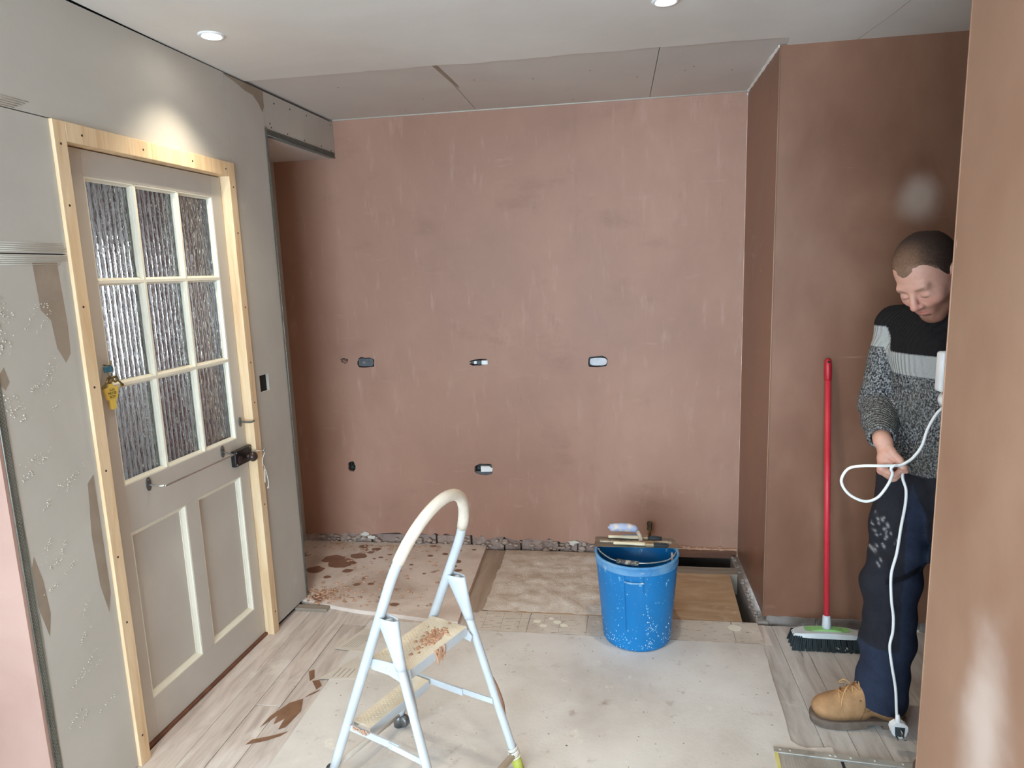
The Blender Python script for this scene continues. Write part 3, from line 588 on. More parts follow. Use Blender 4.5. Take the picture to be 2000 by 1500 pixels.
for k in range(16):
    w = .098; q = sorted([1.2+random.uniform(0, .9), 2.30+random.uniform(-.2, .3)])
    for q0, q1 in ((-2.6, q[0]), (q[0], 2.86)): MB().box(x+.0008, x+w-.0008, q0+.0008, q1-.0008, -.021, random.uniform(-.001, .0004), .001).build('floorboard', greyplank, floor)
    x += w
MB().box(-1.128, .562, -2.6, 2.70, -.021, -.0005).build('under_board', plankm, floor)
MB().box(-1.24, .63, 2.70, 2.86, -.021, -.0005).build('under_board', plankm, floor)
sheet = [(-1.128, -2.59), (.545, -2.59), (.55, 1.0), (.552, 2.03), (.552, 2.04), (.68, 2.03), (.682, 2.092), (.60, 2.080), (.578, 2.09), (.560, 2.11)]+[(.562+.027*(k/12)+random.uniform(-.002, .002), 2.12+.56*k/12) for k in range(13)]+[(.586, 2.695)]+[(x_, 2.698+random.uniform(-.003, .003)) for x_ in np.linspace(.5, -.66, 26)]+[(-.70, 2.72), (-1.02, 2.745), (-1.125, 2.74)]
MB().prism([sheet], XY, .0, .004).build('hardboard_sheet', dust, floor)
printed = mk('printed_strip', [(.25, c(184, 170, 156)), (.5, c(202, 190, 176)), (.75, c(214, 204, 192))], 5, rough=(.7, .85), bump=.1, bscale=40, specks=[(c(160, 146, 134), 26, .58, .66, (1, 3, 1)), (c(224, 214, 200), 8, .62, .7)])
for (x0, x1) in ((-.645, -.40), (-.398, -.14), (-.138, .20), (.202, .485), (.487, .60)): MB().prism([[(x0+.001, 2.702), (x1-.001, 2.702), (x1-.001+.004, 2.872), (x0+.001+.004, 2.872)]], XY, -.0004, .0025).build('hardboard_strip', printed, floor)
m = MB()
for k in range(26):
    x0 = random.uniform(-.62, -.2); y0 = random.uniform(2.71, 2.86); m.box(x0, x0+random.uniform(.02, .06), y0, y0+.0015, .0024, .0028)
for x0 in (-.60, -.52, -.44, -.40, -.33, -.26): m.box(x0, x0+.0015, 2.72, 2.86, .0024, .0028)
m.build('printed_line', faint, floor)['kind'] = 'stuff'
m = MB(); [m.prism([blobpoly(x_, y_, r_, r_*.8, 12, .15)], XY, .0025, .0032) for x_, y_, r_ in ((-.36, 2.80, .018), (-.33, 2.765, .016), (-.27, 2.80, .018), (-.24, 2.775, .017), (-.30, 2.83, .012), (.50, 2.82, .03))]; m.build('paint_splash', cream, floor)['kind'] = 'stuff'
# hatch in the floor, lower right
hat = thing('floor_hatch', 'ribbed pale floor hatch in a riveted metal frame in front of the tan boot', 'hatch', (.495, 2.07, .0))
alloy = mk('dusty_alloy', [(.3, c(170, 166, 156)), (.7, c(196, 193, 184))], 9, rough=(.4, .6), metal=.5, specks=[(c(150, 146, 136), 14, .62, .74)])
hm = Matrix.Rotation(-.08, 4, 'Z'); hat.rotation_euler[2] = -.08
MB().box(0, .46, -.026, 0, -.003, .010, .0012).build('frame_bar', alloy, hat)
MB().box(.0, .012, -.55, -.0265, -.003, .009, .001).build('frame_bar', mk('yellow_painted_edge', [(.3, c(196, 184, 96)), (.7, c(214, 204, 132))], 12), hat)
for x0, x1 in ((.0125, .196), (.206, .46)):
    m = MB(); m.box(x0, x1, -.55, -.028, -.003, .006)
    n = int((x1-x0-.02)/.009)
    for k in range(n): m.box(x0+.014+k*.009, x0+.0185+k*.009, -.54, -.036, .006, .0072)
    m.build('hatch_panel', alloy, hat)
MB().box(.196, .206, -.55, -.028, -.003, .0046).build('hatch_slot', darkhole, hat)
for x_ in (.02, .05, .17, .185, .23, .3, .38): MB().lathe([(0, .013), (.003, .0125), (.005, .010)], 10, (x_, -.011, 0)).build('rivet', alloy, hat)
# raised left panel, joist gap, screed, bare board
panel = [(-1.84, 2.935), (-1.56, 2.885), (-1.50, 2.868), (-1.23, 2.803), (-.712, 2.735), (-.742, 3.592), (-1.84, 3.585)]
MB().prism([panel], XY, -.004, .018).build('plywood_panel', ply, floor)
MB().prism([[(-1.30, 2.70), (-.66, 2.70), (-.62, 2.78), (-.712, 2.80), (-1.3, 2.87)]], XY, -.02, -.001).build('under_board', plankm, floor)
MB().box(-.80, -.605, 2.74, YB-.012, -.06, -.006, .002).build('floor_joist', mk('dusty_joist', [(.3, c(150, 128, 110)), (.7, c(180, 160, 142))], 4, (4, .6, 1), bump=.15), floor)
nx, ny = 64, 60; V = []; from mathutils import noise as NZ
for j in range(ny):
    for i in range(nx):
        u, v = i/(nx-1), j/(ny-1); x_ = -.625+u*.80; y_ = 2.885+v*.685; e = min(u*10, (1-u)*10, v*10, (1-v)*8, 1)
        h = NZ.fractal(Vector((x_*9, y_*9, 0)), 1, 2, 5)*.010+NZ.noise(Vector((x_*45, y_*45, 3)))*.0035
        V.append((x_+(1-e)*NZ.noise(Vector((x_*20, y_*20, 1)))*.012, y_+(1-e)*NZ.noise(Vector((x_*20, y_*20, 7)))*.012, .001+e*(.011+h)))
Fc = [(j*nx+i, j*nx+i+1, (j+1)*nx+i+1, (j+1)*nx+i) for j in range(ny-1) for i in range(nx-1)]
link('sand_screed', V, Fc, sand, floor, True)['kind'] = 'stuff'
MB().box(-.60, .175, 2.872, YB-.02, -.03, .0005).build('floor_panel', raw, floor)
MB().prism([[(.178, 2.876), (.541, 2.880), (.562, 3.352), (.178, 3.352)]], XY, -.02, .0).build('floor_panel', raw, floor)
MB().box(.10, .62, 3.355, 3.437, -.11, -.001, .002).build('floor_joist', joistm, floor)
m = MB()                                             # wet drips on the left panel
for kk, (x_, y_, r_) in enumerate(((-1.364, 3.487, .028), (-1.211, 3.52, .022), (-1.047, 3.55, .02), (-1.434, 3.39, .05), (-1.029, 3.421, .018), (-1.051, 2.865, .024), (-1.5, 3.3, .08), (-1.56, 3.34, .06), (-1.30, 3.38, .014), (-1.26, 3.42, .014), (-1.33, 3.36, .01), (-1.2, 3.35, .014), (-1.1, 3.3, .012), (-.95, 3.45, .018), (-.88, 3.5, .014), (-.8, 3.52, .012), (-.86, 3.36, .024), (-.83, 3.25, .02), (-.9, 3.55, .01), (-1.15, 3.2, .014), (-1.42, 3.2, .03), (-1.5, 3.12, .02), (-1.38, 3.44, .02), (-1.31, 3.05, .02), (-1.24, 3.06, .018), (-.86, 3.3, .012), (-1.6, 3.2, .05), (-1.0, 3.2, .01))):
    m.prism([blobpoly(x_, y_, r_, r_*.75, 12, .2)], XY, .0178, .0184+kk*.00006)
m.build('wet_plaster_drip', drip, floor)['kind'] = 'stuff'
m = MB()
for k in range(330):
    a = random.random()
    if a < .45: x_, y_ = -1.43+random.gauss(0, .07), 2.93+random.gauss(0, .045)
    elif a < .75: x_, y_ = random.uniform(-1.7, -1.0), 3.55-abs(random.gauss(0, .05))
    else: x_, y_ = random.uniform(-1.5, -.85), random.uniform(2.8, 3.4)
    if x_ < -1.505 and y_ < 2.93: continue
    m.blob((x_, y_, .019+random.random()*.004), random.uniform(.002, .009), (1.4, 1, .45), .4)
m.build('plaster_crumb', crumb, floor, True)['kind'] = 'stuff'
MB().box(-1.52, -1.36, 2.795, 2.835, .0, .016, .003).build('timber_offcut', joistm, floor)
wet = mk('wet_stain', [(.3, c(118, 84, 62)), (.7, c(142, 106, 82))], 20, rough=(.3, .45))
m = MB()
for q in ([(-1.255, 1.99), (-1.225, 2.06), (-1.215, 2.01), (-1.19, 2.045), (-1.185, 1.985), (-1.165, 2.0), (-1.15, 2.09), (-1.175, 2.16), (-1.215, 2.13), (-1.25, 2.05)], [(-1.26, 1.90), (-1.20, 1.925), (-1.16, 1.955), (-1.145, 1.98), (-1.185, 1.955), (-1.25, 1.925)], [(-1.19, 2.27), (-1.15, 2.22), (-1.14, 2.245), (-1.165, 2.28)], [(-1.232, 2.33), (-1.20, 2.27), (-1.19, 2.29), (-1.215, 2.345)], [(-1.17, 2.17), (-1.14, 2.205), (-1.135, 2.22), (-1.165, 2.185)]): m.prism([q], XY, .0004, .0012)
m.build('wet_stain', wet, floor)['kind'] = 'stuff'
m = MB()
for k in range(150): m.blob((random.uniform(-1.1, .55), random.uniform(1.9, 2.7), .0043), random.uniform(.001, .0032), (1.3, 1, .6), .4)
m.build('floor_grit', mk('dark_grit', [(.4, c(120, 102, 88)), (.6, c(196, 184, 168))], 60), floor)['kind'] = 'stuff'
m = MB(); m.box(-1.30, -1.12, 1.2, 2.0, 0, .0) if False else None
# loose paper scraps on the sheet
t = thing('paper_scrap', 'dusty printed paper sheet lying flat near the plywood panel', 'paper', (-1.08, 2.58, .004))
MB().prism([[(-.115, -.085), (-.045, .085), (.08, .08), (.02, -.10)]], XY, .0, .0008).build('sheet', papr, t)
m = MB()
for k in range(6): m.prism([[(-.085+k*.012, -.07), (-.083+k*.012, -.07), (-.04+k*.012, .03), (-.042+k*.012, .03)]], XY, .0008, .0011)
m.lathe([(0, .0012), (.016, .0011), (.0165, .0008)], 16, (.02, -.01, 0)); m.build('faded_print', faint, t)
t = thing('paper_scrap', 'torn triangular paper scrap lying behind the stepladder leg', 'paper', (-1.07, 2.36, .004))
MB().prism([[(-.10, -.08), (.0, .09), (.10, -.06)]], XY, .0, .0008).build('sheet', papr, t)
m = MB(); [m.prism([[(-.05+k*.02, -.06), (-.047+k*.02, -.06), (-.035+k*.02, .0), (-.038+k*.02, .0)]], XY, .0008, .0011) for k in range(4)]; m.build('faded_print', faint, t)

# ------------------------------------------------------------------ bucket and what lies on it
BX, BY, BZ = .078, 2.729, .004
blue = mk('blue_plastic', [(.3, c(8, 110, 172)), (.7, c(14, 124, 188))], 2, rough=(.35, .5), bump=.02, spec=.45,
          specks=[(c(120, 178, 206), 48, .63, .70, (1, 1, .7)), (c(70, 146, 192), 10, .60, .8, (1.5, 1.5, .3)), (c(178, 200, 212), 120, .68, .72)])
rimblue = mk('scuffed_blue', [(.3, c(50, 124, 180)), (.7, c(120, 164, 196))], 14, rough=(.5, .7), specks=[(c(176, 190, 196), 30, .58, .68)])
bk = thing('builders_bucket', 'tall blue plaster-splashed builders bucket standing on the floor strip', 'bucket', (BX, BY, BZ))
m = MB(); hb = .378
m.lathe([(0, 0), (.132, 0), (.139, .002), (.142, .008), (.1435, .02), (.152, .13), (.162, .25), (.1695, hb-.035), (.1695, hb-.004), (.165, hb-.004), (.158, .25), (.148, .13), (.139, .012), (0, .008)], 72)
m.build('bucket_wall', blue, bk, True)
m = MB(); m.lathe([(.1690, hb-.034), (.1725, hb-.035), (.1735, hb-.031), (.1715, hb-.028), (.1715, hb-.010), (.1745, hb-.006), (.1755, hb-.001), (.1745, hb+.003), (.168, hb+.004), (.1645, hb+.001), (.1645, hb-.01), (.1690, hb-.012)], 72); m.build('bucket_rim', rimblue, bk, True)
m = MB()
for k in range(170):
    u_ = random.random(); z_ = abs(random.gauss(0, .05)) if u_ < .5 else random.uniform(.02, hb-.05); a_ = random.uniform(-2.9, -.2)
    if u_ > .82: z_ = random.uniform(.01, .19); a_ = -1.33+.5*(.19-z_)+random.gauss(0, .05)
    r0 = .1425+(z_/.343)*.027; m.blob((r0*math.cos(a_), r0*math.sin(a_), z_+.004), random.uniform(.0006, .0023), (1, 1, random.uniform(1, 2.2)), .3)
m.build('plaster_splash', mk('dried_splash', [(.3, c(176, 198, 212)), (.7, c(206, 216, 222))], 30, rough=(.6, .8)), bk, True)['kind'] = 'stuff'
m = MB()                                            # moulded front grip
def onb(ang, z, off): r = .142+(z/.343)*.028+off; return (r*math.cos(ang), r*math.sin(ang), z)
A0 = -1.72
for a in (A0-.17, A0+.28-.0): m.tube([onb(a, z, .0015) for z in np.linspace(hb-.035, .275 if a > A0 else .10, 8)], .0017, 6)
m.build('moulded_rib', blue, bk, True)
m = MB(); m.tube([onb(A0-.17+k*.45/10, hb-.060-.003*math.sin(math.pi*k/10), .006) for k in range(11)], .0042, 8); m.build('front_grip', rimblue, bk, True)
m = MB(); wire = [(-.166, .020, hb-.006), (-.157, .0, hb+.006), (-.151, -.03, hb+.007), (-.115, -.088, hb+.006), (-.085, -.118, hb+.008), (-.05, -.135, hb+.010), (.02, -.145, hb+.012), (.07, -.128, hb+.009), (.118, -.098, hb+.007), (.146, -.058, hb+.007), (.158, -.02, hb+.006), (.166, .02, hb-.004)]
m.tube(bez(wire, 5), .0024, 8); m.build('wire_handle', mk('wire_steel', [(.3, c(170, 170, 164)), (.7, c(214, 214, 206))], 20, rough=(.3, .5), metal=.6), bk, True)
m = MB(); gp = [Vector((-.082, -.121, hb+.009)), Vector((-.05, -.136, hb+.010)), Vector((-.0, -.147, hb+.011)), Vector((.004, -.147, hb+.011))]
m.tube(gp, [.009, .0095, .0092, .0085], 12); m.build('handle_grip', mk('crusted_grip', [(.35, c(60, 58, 58)), (.5, c(96, 90, 86)), (.6, c(186, 172, 158))], 60, rough=(.7, .9), bump=.8, bscale=120), bk, True)
m = MB(); m.box(.139, .148, -.045, -.02, hb-.022, hb+.008, .002); m.build('handle_lug', mk('dirty_lug', [(.4, c(140, 180, 206)), (.6, c(196, 160, 130))], 60), bk)
TZ = BZ+hb+.0045
tr = thing('plastering_trowel', 'steel plastering trowel with grey-blue handle lying across the bucket', 'trowel', (BX, BY+.082, TZ)); tr.rotation_euler[2] = .02
m = MB(); m.prism([[(-.178, -.055), (.182, -.055), (.186, -.052), (.162, .055), (-.158, .055), (-.175, .052)]], XY, 0, .0012); m.build('blade', steel, tr)
m = MB(); m.box(-.155, .15, -.010, .010, .0012, .006, .002); m.build('blade_mount', mk('cream_crust', [(.4, c(206, 190, 168)), (.6, c(150, 130, 110))], 40, rough=(.8, .9), bump=.4), tr)
m = MB(); m.tube(bez([(.020, 0, .006), (.018, 0, .026), (.006, 0, .050), (-.012, 0, .062)]), [.009]*18+[.012], 12); m.build('handle_neck', mk('crusted_neck', [(.4, c(206, 190, 172)), (.6, c(170, 140, 116))], 50, rough=(.7, .9), bump=.5), tr, True)
m = MB(); m.tube([(.006, 0, .056), (-.006, 0, .062), (-.03, 0, .067), (-.06, 0, .068), (-.09, 0, .067), (-.108, 0, .066), (-.113, 0, .066)], [.010, .0165, .0185, .0182, .0178, .0165, .012], 18); m.tube([(-.112, 0, .066), (-.119, 0, .066)], .006, 10)
m.build('handle', mk('grey_blue_grip', [(.3, c(146, 156, 186)), (.55, c(172, 178, 198)), (.72, c(208, 202, 196))], 9, rough=(.5, .7), specks=[(c(208, 190, 172), 24, .50, .62)]), tr, True)
cream_wood = mk('cream_handle_wood', [(.3, c(214, 196, 160)), (.7, c(236, 224, 196))], 12, (1, 5, 5), rough=(.4, .6), specks=[(c(180, 150, 120), 22, .66, .76)])
ferr = mk('dull_ferrule', [(.3, c(150, 128, 96)), (.7, c(186, 164, 134))], 20, rough=(.4, .6), metal=.5)
brist = mk('dark_bristle', [(.3, c(44, 50, 54)), (.7, c(74, 80, 84))], 60, (.5, 6, 6), rough=(.6, .8), bump=.6, bscale=200, bstretch=(.2, 4, 4))
def brush(x, y, rot, label, L=.25):
    t = thing('paint_brush', label, 'paintbrush', (x, y, TZ+.0012), 'paintbrushes on the trowel blade'); t.rotation_euler[2] = rot
    m = MB(); P = [(-.125, .007), (-.118, .0095), (-.09, .0085), (-.06, .0085), (-.03, .0115), (-.005, .0135), (.01, .012)]
    V = []; n = 14
    for xx, r in P:
        for k in range(n): a = 2*math.pi*k/n; V.append((xx, r*math.cos(a), .0075+min(.0072, r*.75)*math.sin(a)))
    m.add(V, [(i*n+k, i*n+(k+1) % n, (i+1)*n+(k+1) % n, (i+1)*n+k) for i in range(len(P)-1) for k in range(n)]+[tuple(range(n)), tuple(range((len(P)-1)*n, len(P)*n))]); m.build('brush_handle', cream_wood, t, True)
    MB().box(.008, .046, -.015, .015, .001, .0145, .003).build('ferrule', ferr, t)
    m = MB(); 
    for k in range(9): y0 = -.0135+k*.003; m.tube([(.045, y0, .0075), (.075, y0*1.05, .007+random.uniform(-.002, .002)), (.105+random.uniform(-.006, .004), y0*.95+random.uniform(-.002, .002), .0055+random.uniform(-.0015, .003))], [.0045, .0045, .0025], 6)
    m.build('bristles', brist, t, True)['kind'] = 'stuff'
brush(BX+.028, BY+.046, -.03, 'cream handled paintbrush lying closest to the front edge of the trowel blade')
brush(BX+.006, BY+.1165, -.01, 'cream handled paintbrush lying behind the trowel handle neck')
t = thing('margin_trowel', 'small thin plaster-coated blade lying beneath the trowel handle', 'trowel', (BX-.055, BY+.118, TZ+.0024))
MB().prism([[(-.05, -.004), (.05, -.012), (.055, .012), (-.045, .006)]], lambda a, b_, q: (a, b_, q+.004+.010*(1-(a/.055)**2)), 0, .0012).build('blade', steel, t)
MB().box(.05, .062, -.006, .006, .0, .007, .001).build('tang', ironm, t)

# ------------------------------------------------------------------ step ladder
LT, LX, LY = -.4208, -.8361, 1.9149; LW = .305; K = .427
lad = thing('step_ladder', 'white paint-spattered two-tread hoop step ladder standing on the dusty floor', 'ladder', (LX, LY, .004)); lad.rotation_euler[2] = LT
# local axes: x = v (towards the props), y = u (across), z up
wpaint = mk('white_ladder_paint', [(.3, c(186, 192, 196)), (.7, c(200, 206, 210))], 6, rough=(.3, .45), spec=.5, bump=.02, specks=[(c(196, 178, 160), 26, .70, .76), (c(178, 166, 154), 60, .72, .76)])
tread = mk('dusty_tread', [(.3, c(206, 190, 164)), (.7, c(228, 218, 198))], 8, rough=(.6, .8), bump=.15, bscale=120, specks=[(c(184, 150, 118), 20, .64, .74)])
gripm = mk('cream_hand_grip', [(.3, c(206, 190, 170)), (.7, c(226, 216, 200))], 14, rough=(.6, .8), bump=.1, specks=[(c(180, 152, 124), 24, .64, .74)])
hw = LW/2; zs = .72; zt = .947
def hoop(z, u): return (K*z, u, z)
arch = [hoop(zs+(zt-zs)*math.sin(a), -hw*math.cos(a)) for a in [math.pi*k/28 for k in range(29)]]
leg = lambda u, z0, z1, n: [hoop(z0+(z1-z0)*k/n, u) for k in range(n+1)]
m = MB(); m.tube(leg(-hw, .03, zs-.02, 8)+arch+leg(hw, zs-.02, .03, 8), .0145, 16); m.build('hoop_frame', wpaint, lad, True)
m = MB(); m.tube([arch[i] for i in range(3, 26)], .0168, 16); m.build('hand_grip', gripm, lad, True)
for u in (-hw, hw):
    m = MB(); m.tube([(.012, u, .0), (.012, u, .05)], .019, 14); m.build('rubber_foot', ironm, lad, True)
vf = .495; zp = .624; vt = K*zp+.03; w2 = .18
def prop(u0, z): t_ = 1-z/zp; return (vt+(vf-vt)*t_, math.copysign(hw+(w2-hw)*t_, u0), z)
for u in (-hw, hw):
    m = MB(); m.tube([prop(u, z) for z in np.linspace(.012, zp, 10)], .0128, 14); m.build('prop_leg', wpaint, lad, True)
    m = MB(); top = Vector(prop(u, zp))+Vector((-.004, 0, .004)); low = Vector(prop(u, zp-.135)); n = 18; V = []; d = (low-top)
    for k in range(9):
        f = k/8; cc = top+d*f; rx = .0265*(1-f)**1.2+.0158; ry = .0155
        for q in range(n): a = 2*math.pi*q/n; V.append(cc+Vector((rx*math.cos(a), ry*math.sin(a), 0)))
    for k in range(8, -1, -1):
        f = k/8; cc = top+d*f; rx = .0265*(1-f)**1.2+.0138; ry = .0135
        for q in range(n): a = 2*math.pi*q/n; V.append(cc+Vector((rx*math.cos(a), ry*math.sin(a), 0)))
    m.add(V, [(k*n+q, k*n+(q+1) % n, (k+1)*n+(q+1) % n, (k+1)*n+q) for k in range(17) for q in range(n)]+[((17)*n+q, 17*n+(q+1) % n, (q+1) % n, q) for q in range(n)]); m.build('hinge_sleeve', wpaint, lad, True)
    m = MB(); m.tube([prop(u, .0), prop(u, .05)], .0158, 14); m.build('rubber_foot', mk('yellow_green_foot', [(.3, c(170, 176, 70)), (.7, c(196, 200, 104))], 10, rough=(.5, .7)), lad, True)
def treadpart(v0, v1, z, name):
    r = MB().box(v0, v1, -hw+.017, hw-.017, z-.005, z, .001).build(name, tread, lad)
    MB().box(v1-.002, v1+.0005, -hw+.017, hw-.017, z-.030, z-.001, .0008).build('tread_lip', wpaint, lad)
    MB().box(v0-.0005, v0+.002, -hw+.017, hw-.017, z-.026, z-.001, .0008).build('tread_lip', wpaint, lad)
    m = MB(); nx_ = int((v1-v0-.02)/.009); ny_ = int((LW-.06)/.012)
    for i in range(nx_):
        for j in range(ny_): 
            x0, y0 = v0+.012+i*.009, -hw+.03+j*.012+(i % 2)*.006; m.add([(x0-.003, y0, z), (x0, y0-.0035, z), (x0+.003, y0, z), (x0, y0+.0035, z), (x0, y0, z+.0011)], [(0, 1, 4), (1, 2, 4), (2, 3, 4), (3, 0, 4)])
    q = m.build('tread_dimple', tread, r); q['kind'] = 'stuff'; return r
ut = treadpart(.205, .345, .473, 'upper_tread'); lt = treadpart(.107, .176, .235, 'lower_tread')
for sgn in (-1, 1):
    u = sgn*(hw+.0)
    m = MB(); m.prism([[(.205, .437), (.20, .470), (.25, .477), (.318, .484), (.352, .478), (.360, .43), (.372, .355), (.362, .352), (.34, .40), (.31, .432), (.27, .440)] if sgn < 0 else [(.205, .437), (.20, .470), (.33, .470), (.362, .444), (.356, .424), (.32, .432)]], lambda a, b_, q: (a, q, b_), sgn*(hw-.016), sgn*(hw-.012)); m.build('tread_bracket', wpaint, lad)
    m = MB(); m.lathe([(0, .004), (.005, .0036), (.0075, .0015), (.008, 0)], 12, (.27, 0, .455), 'y'); 
    m.v = [(x, (hw-.012)*sgn+sgn*y, z) for x, y, z in m.v]; m.build('bolt_head', wpaint, lad, True)
    # folding stay: two flat links with a knuckle
    yy = sgn*(hw-.002)
    def linkbar(p, q, w=.011, t_=.0022, off=0):
        p, q = Vector((p[0], 0, p[1])), Vector((q[0], 0, q[1])); d = (q-p).normalized(); nrm = Vector((-d.z, 0, d.x))*w; m = MB(); V = []
        for yv in (yy+off-t_, yy+off+t_): V += [(p+s_*nrm-d*.004)+Vector((0, yv, 0)) for s_ in (-1, 1)]+[(q+s_*nrm+d*.004)+Vector((0, yv, 0)) for s_ in (1, -1)]
        m.add(V, [(0, 1, 2, 3), (7, 6, 5, 4), (0, 4, 5, 1), (1, 5, 6, 2), (2, 6, 7, 3), (3, 7, 4, 0)]); return m
    linkbar((.108, .222), (.30, .226)).build('folding_stay', wpaint, lad); linkbar((.27, .226), (.415, .222 if sgn < 0 else .232), .009, off=sgn*.0045).build('folding_stay', wpaint, lad)
    for x_, z_ in ((.275, .226), (.408, .226)):
        m = MB(); m.tube([(x_, yy+sgn*.004, z_), (x_, yy+sgn*.011, z_)], .005, 10); m.build('rivet', wpaint, lad, True)
m = MB(); m.tube([hoop(.05, -hw), hoop(.05, hw)], .009, 12); m.build('cross_bar', mk('dusty_bar', [(.3, c(176, 164, 150)), (.7, c(200, 190, 178))], 10, rough=(.6, .8)), lad, True)
m = MB(); a, b_ = prop(-hw, .055), prop(hw, .055); m.tube([a, b_], .0105, 12); m.build('cross_bar', mk('dusty_stick', [(.3, c(196, 180, 158)), (.7, c(214, 202, 184))], 10, (1, .3, 1), rough=(.7, .9)), lad, True)
m = MB(); cpt = Vector(prop(hw, .060)); ax = (Vector(prop(hw, .10))-Vector(prop(hw, .02))).normalized(); e1 = ax.orthogonal().normalized(); e2 = ax.cross(e1)
m.tube([cpt+ax*(-.018+.036*k/70)+(e1*math.cos(k*.55)+e2*math.sin(k*.55))*(.0155+.002*math.sin(k*.2)) for k in range(71)], .0026, 6); m.build('string_lashing', white_string, lad, True)
m = MB(); cpt = Vector(hoop(.03, hw)); m.lathe([(0, -.012), (.018, -.012), (.021, -.008), (.021, .008), (.018, .012), (0, .012)], 18, (cpt.x+.022, cpt.y, .026), 'y'); m.build('caster_wheel', ironm, lad, True)
m = MB()
for k in range(170):
    y_ = random.gauss(.035, .034); x_ = .315-abs(random.gauss(0, .028)); m.blob((x_, y_, .4735), random.uniform(.0015, .006), (1.3, 1.6, .5), .4)
for k in range(8): m.tube(bez([(.346, -.005+random.gauss(0, .016), .472), (.349, -.003+random.gauss(0, .014), .458-random.random()*.012), (.348, random.gauss(0, .014), .44-random.random()*.02)], 3), [.004]*4+[.0035, .003, .002], 6)
m.build('plaster_drip', crumb, ut, True)['kind'] = 'stuff'
m = MB(); P = [Vector(prop(hw, z))+Vector((.009, .008, 0)) for z in (.30, .27, .24, .21, .18)]; m.tube(P, [.002, .0065, .0085, .008, .002], 10); m.build('plaster_streak', drip, lad, True)
m = MB(); [m.blob((.16+random.gauss(0, .02), -hw-.0045, .232+random.gauss(0, .004)), random.uniform(.002, .005), (1.6, .5, 1), .3) for k in range(24)]; m.build('plaster_splash', crumb, lad, True)['kind'] = 'stuff'

# ------------------------------------------------------------------ broom leaning on the wall
br = thing('broom', 'red handled broom leaning on the wall, its dark bristles on the floor', 'broom', (.846, 2.70, 0))
redp = mk('red_handle_paint', [(.3, c(196, 44, 56)), (.7, c(214, 58, 70))], 6, rough=(.3, .45), specks=[(c(230, 150, 150), 40, .74, .78)])
hb0, hb1 = Vector((0, .035, .10)), Vector((.0, .170, 1.17)); dd = (hb1-hb0).normalized()
m = MB(); m.tube([hb0+dd*(-.02), hb1-dd*.085], .0118, 16); m.build('broom_handle', redp, br, True)
m = MB(); m.tube([hb1-dd*.088, hb1-dd*.084, hb1-dd*.03, hb1-dd*.008, hb1], [.0118, .0142, .014, .0128, .008], 16); m.build('handle_cap', flat('crimson_cap', c(176, 24, 38), .4), br, True)
m = MB(); m.lathe([(0, .003), (.005, .003), (.0055, 0)], 12, (0, 0, 0), 'y'); q = hb1-dd*.012; m.v = [(x+q.x, q.y-.0135-y*.2, z*.9+q.z) for x, y, z in m.v]; m.build('hang_hole', darkhole, br)
m = MB(); m.tube([hb0-dd*.035, hb0-dd*.02, hb0+dd*.02, hb0+dd*.024], [.017, .0175, .015, .013], 16); m.build('handle_socket', flat('grey_socket', c(196, 198, 200), .45), br, True)
gw = flat('grey_white_head', c(198, 200, 198), .45)
def headprism(w0, w1, y0, y1, z0, z1, zc=0): 
    m = MB(); n = 20; V = []
    for (w, yy0, yy1, z) in ((w0, y0, y1, z0), (w1, y0+.006, y1-.006, z1)):
        for k in range(n+1):
            x_ = -w+2*w*k/n; e = 1-.45*abs(x_/w)**6; V += [(x_, (yy0+yy1)/2-(yy1-yy0)/2*e, z-.010*abs(x_/w)**2.5*(z == z1)), (x_, (yy0+yy1)/2+(yy1-yy0)/2*e, z-.010*abs(x_/w)**2.5*(z == z1))]
    s_ = 2*(n+1); Fc = []
    for k in range(n):
        Fc += [(2*k, 2*k+2, 2*k+3, 2*k+1), (s_+2*k, s_+2*k+1, s_+2*k+3, s_+2*k+2), (2*k, s_+2*k, s_+2*k+2, 2*k+2), (2*k+1, 2*k+3, s_+2*k+3, s_+2*k+1)]
    Fc += [(0, 1, s_+1, s_), (2*n, s_+2*n, s_+2*n+1, 2*n+1)]; return m.add(V, Fc)
headprism(.136, .128, -.016, .058, .048, .068).build('broom_head', gw, br)
m = headprism(.088, .075, .006, .05, .0672, .0735); m.build('head_stripe', flat('green_stripe', c(140, 190, 118), .5), br)
m = MB()
for i in range(34):
    for j in range(4):
        x_ = -.130+.26*i/33; y_ = -.008+.058*j/3; n_ = 3
        for q in range(n_): m.tube([(x_+random.uniform(-.002, .002), y_, .052), (x_*1.10+random.uniform(-.005, .005), y_*1.15-.022*(1-j/3)+random.uniform(-.005, .005), .001)], [.0034, .0028], 4)
m.build('bristles', flat('dark_green_bristle', c(30, 40, 42), .6), br)['kind'] = 'stuff'
m = MB(); [m.blob((random.uniform(.02, .09), -.028+random.uniform(-.004, .01), random.uniform(.004, .02)), random.uniform(.002, .005), (1.2, 1, .7), .4) for k in range(26)]; m.build('dust_fluff', mk('dust_fluff', [(.4, c(120, 122, 122)), (.6, c(160, 160, 158))], 40), br)['kind'] = 'stuff'

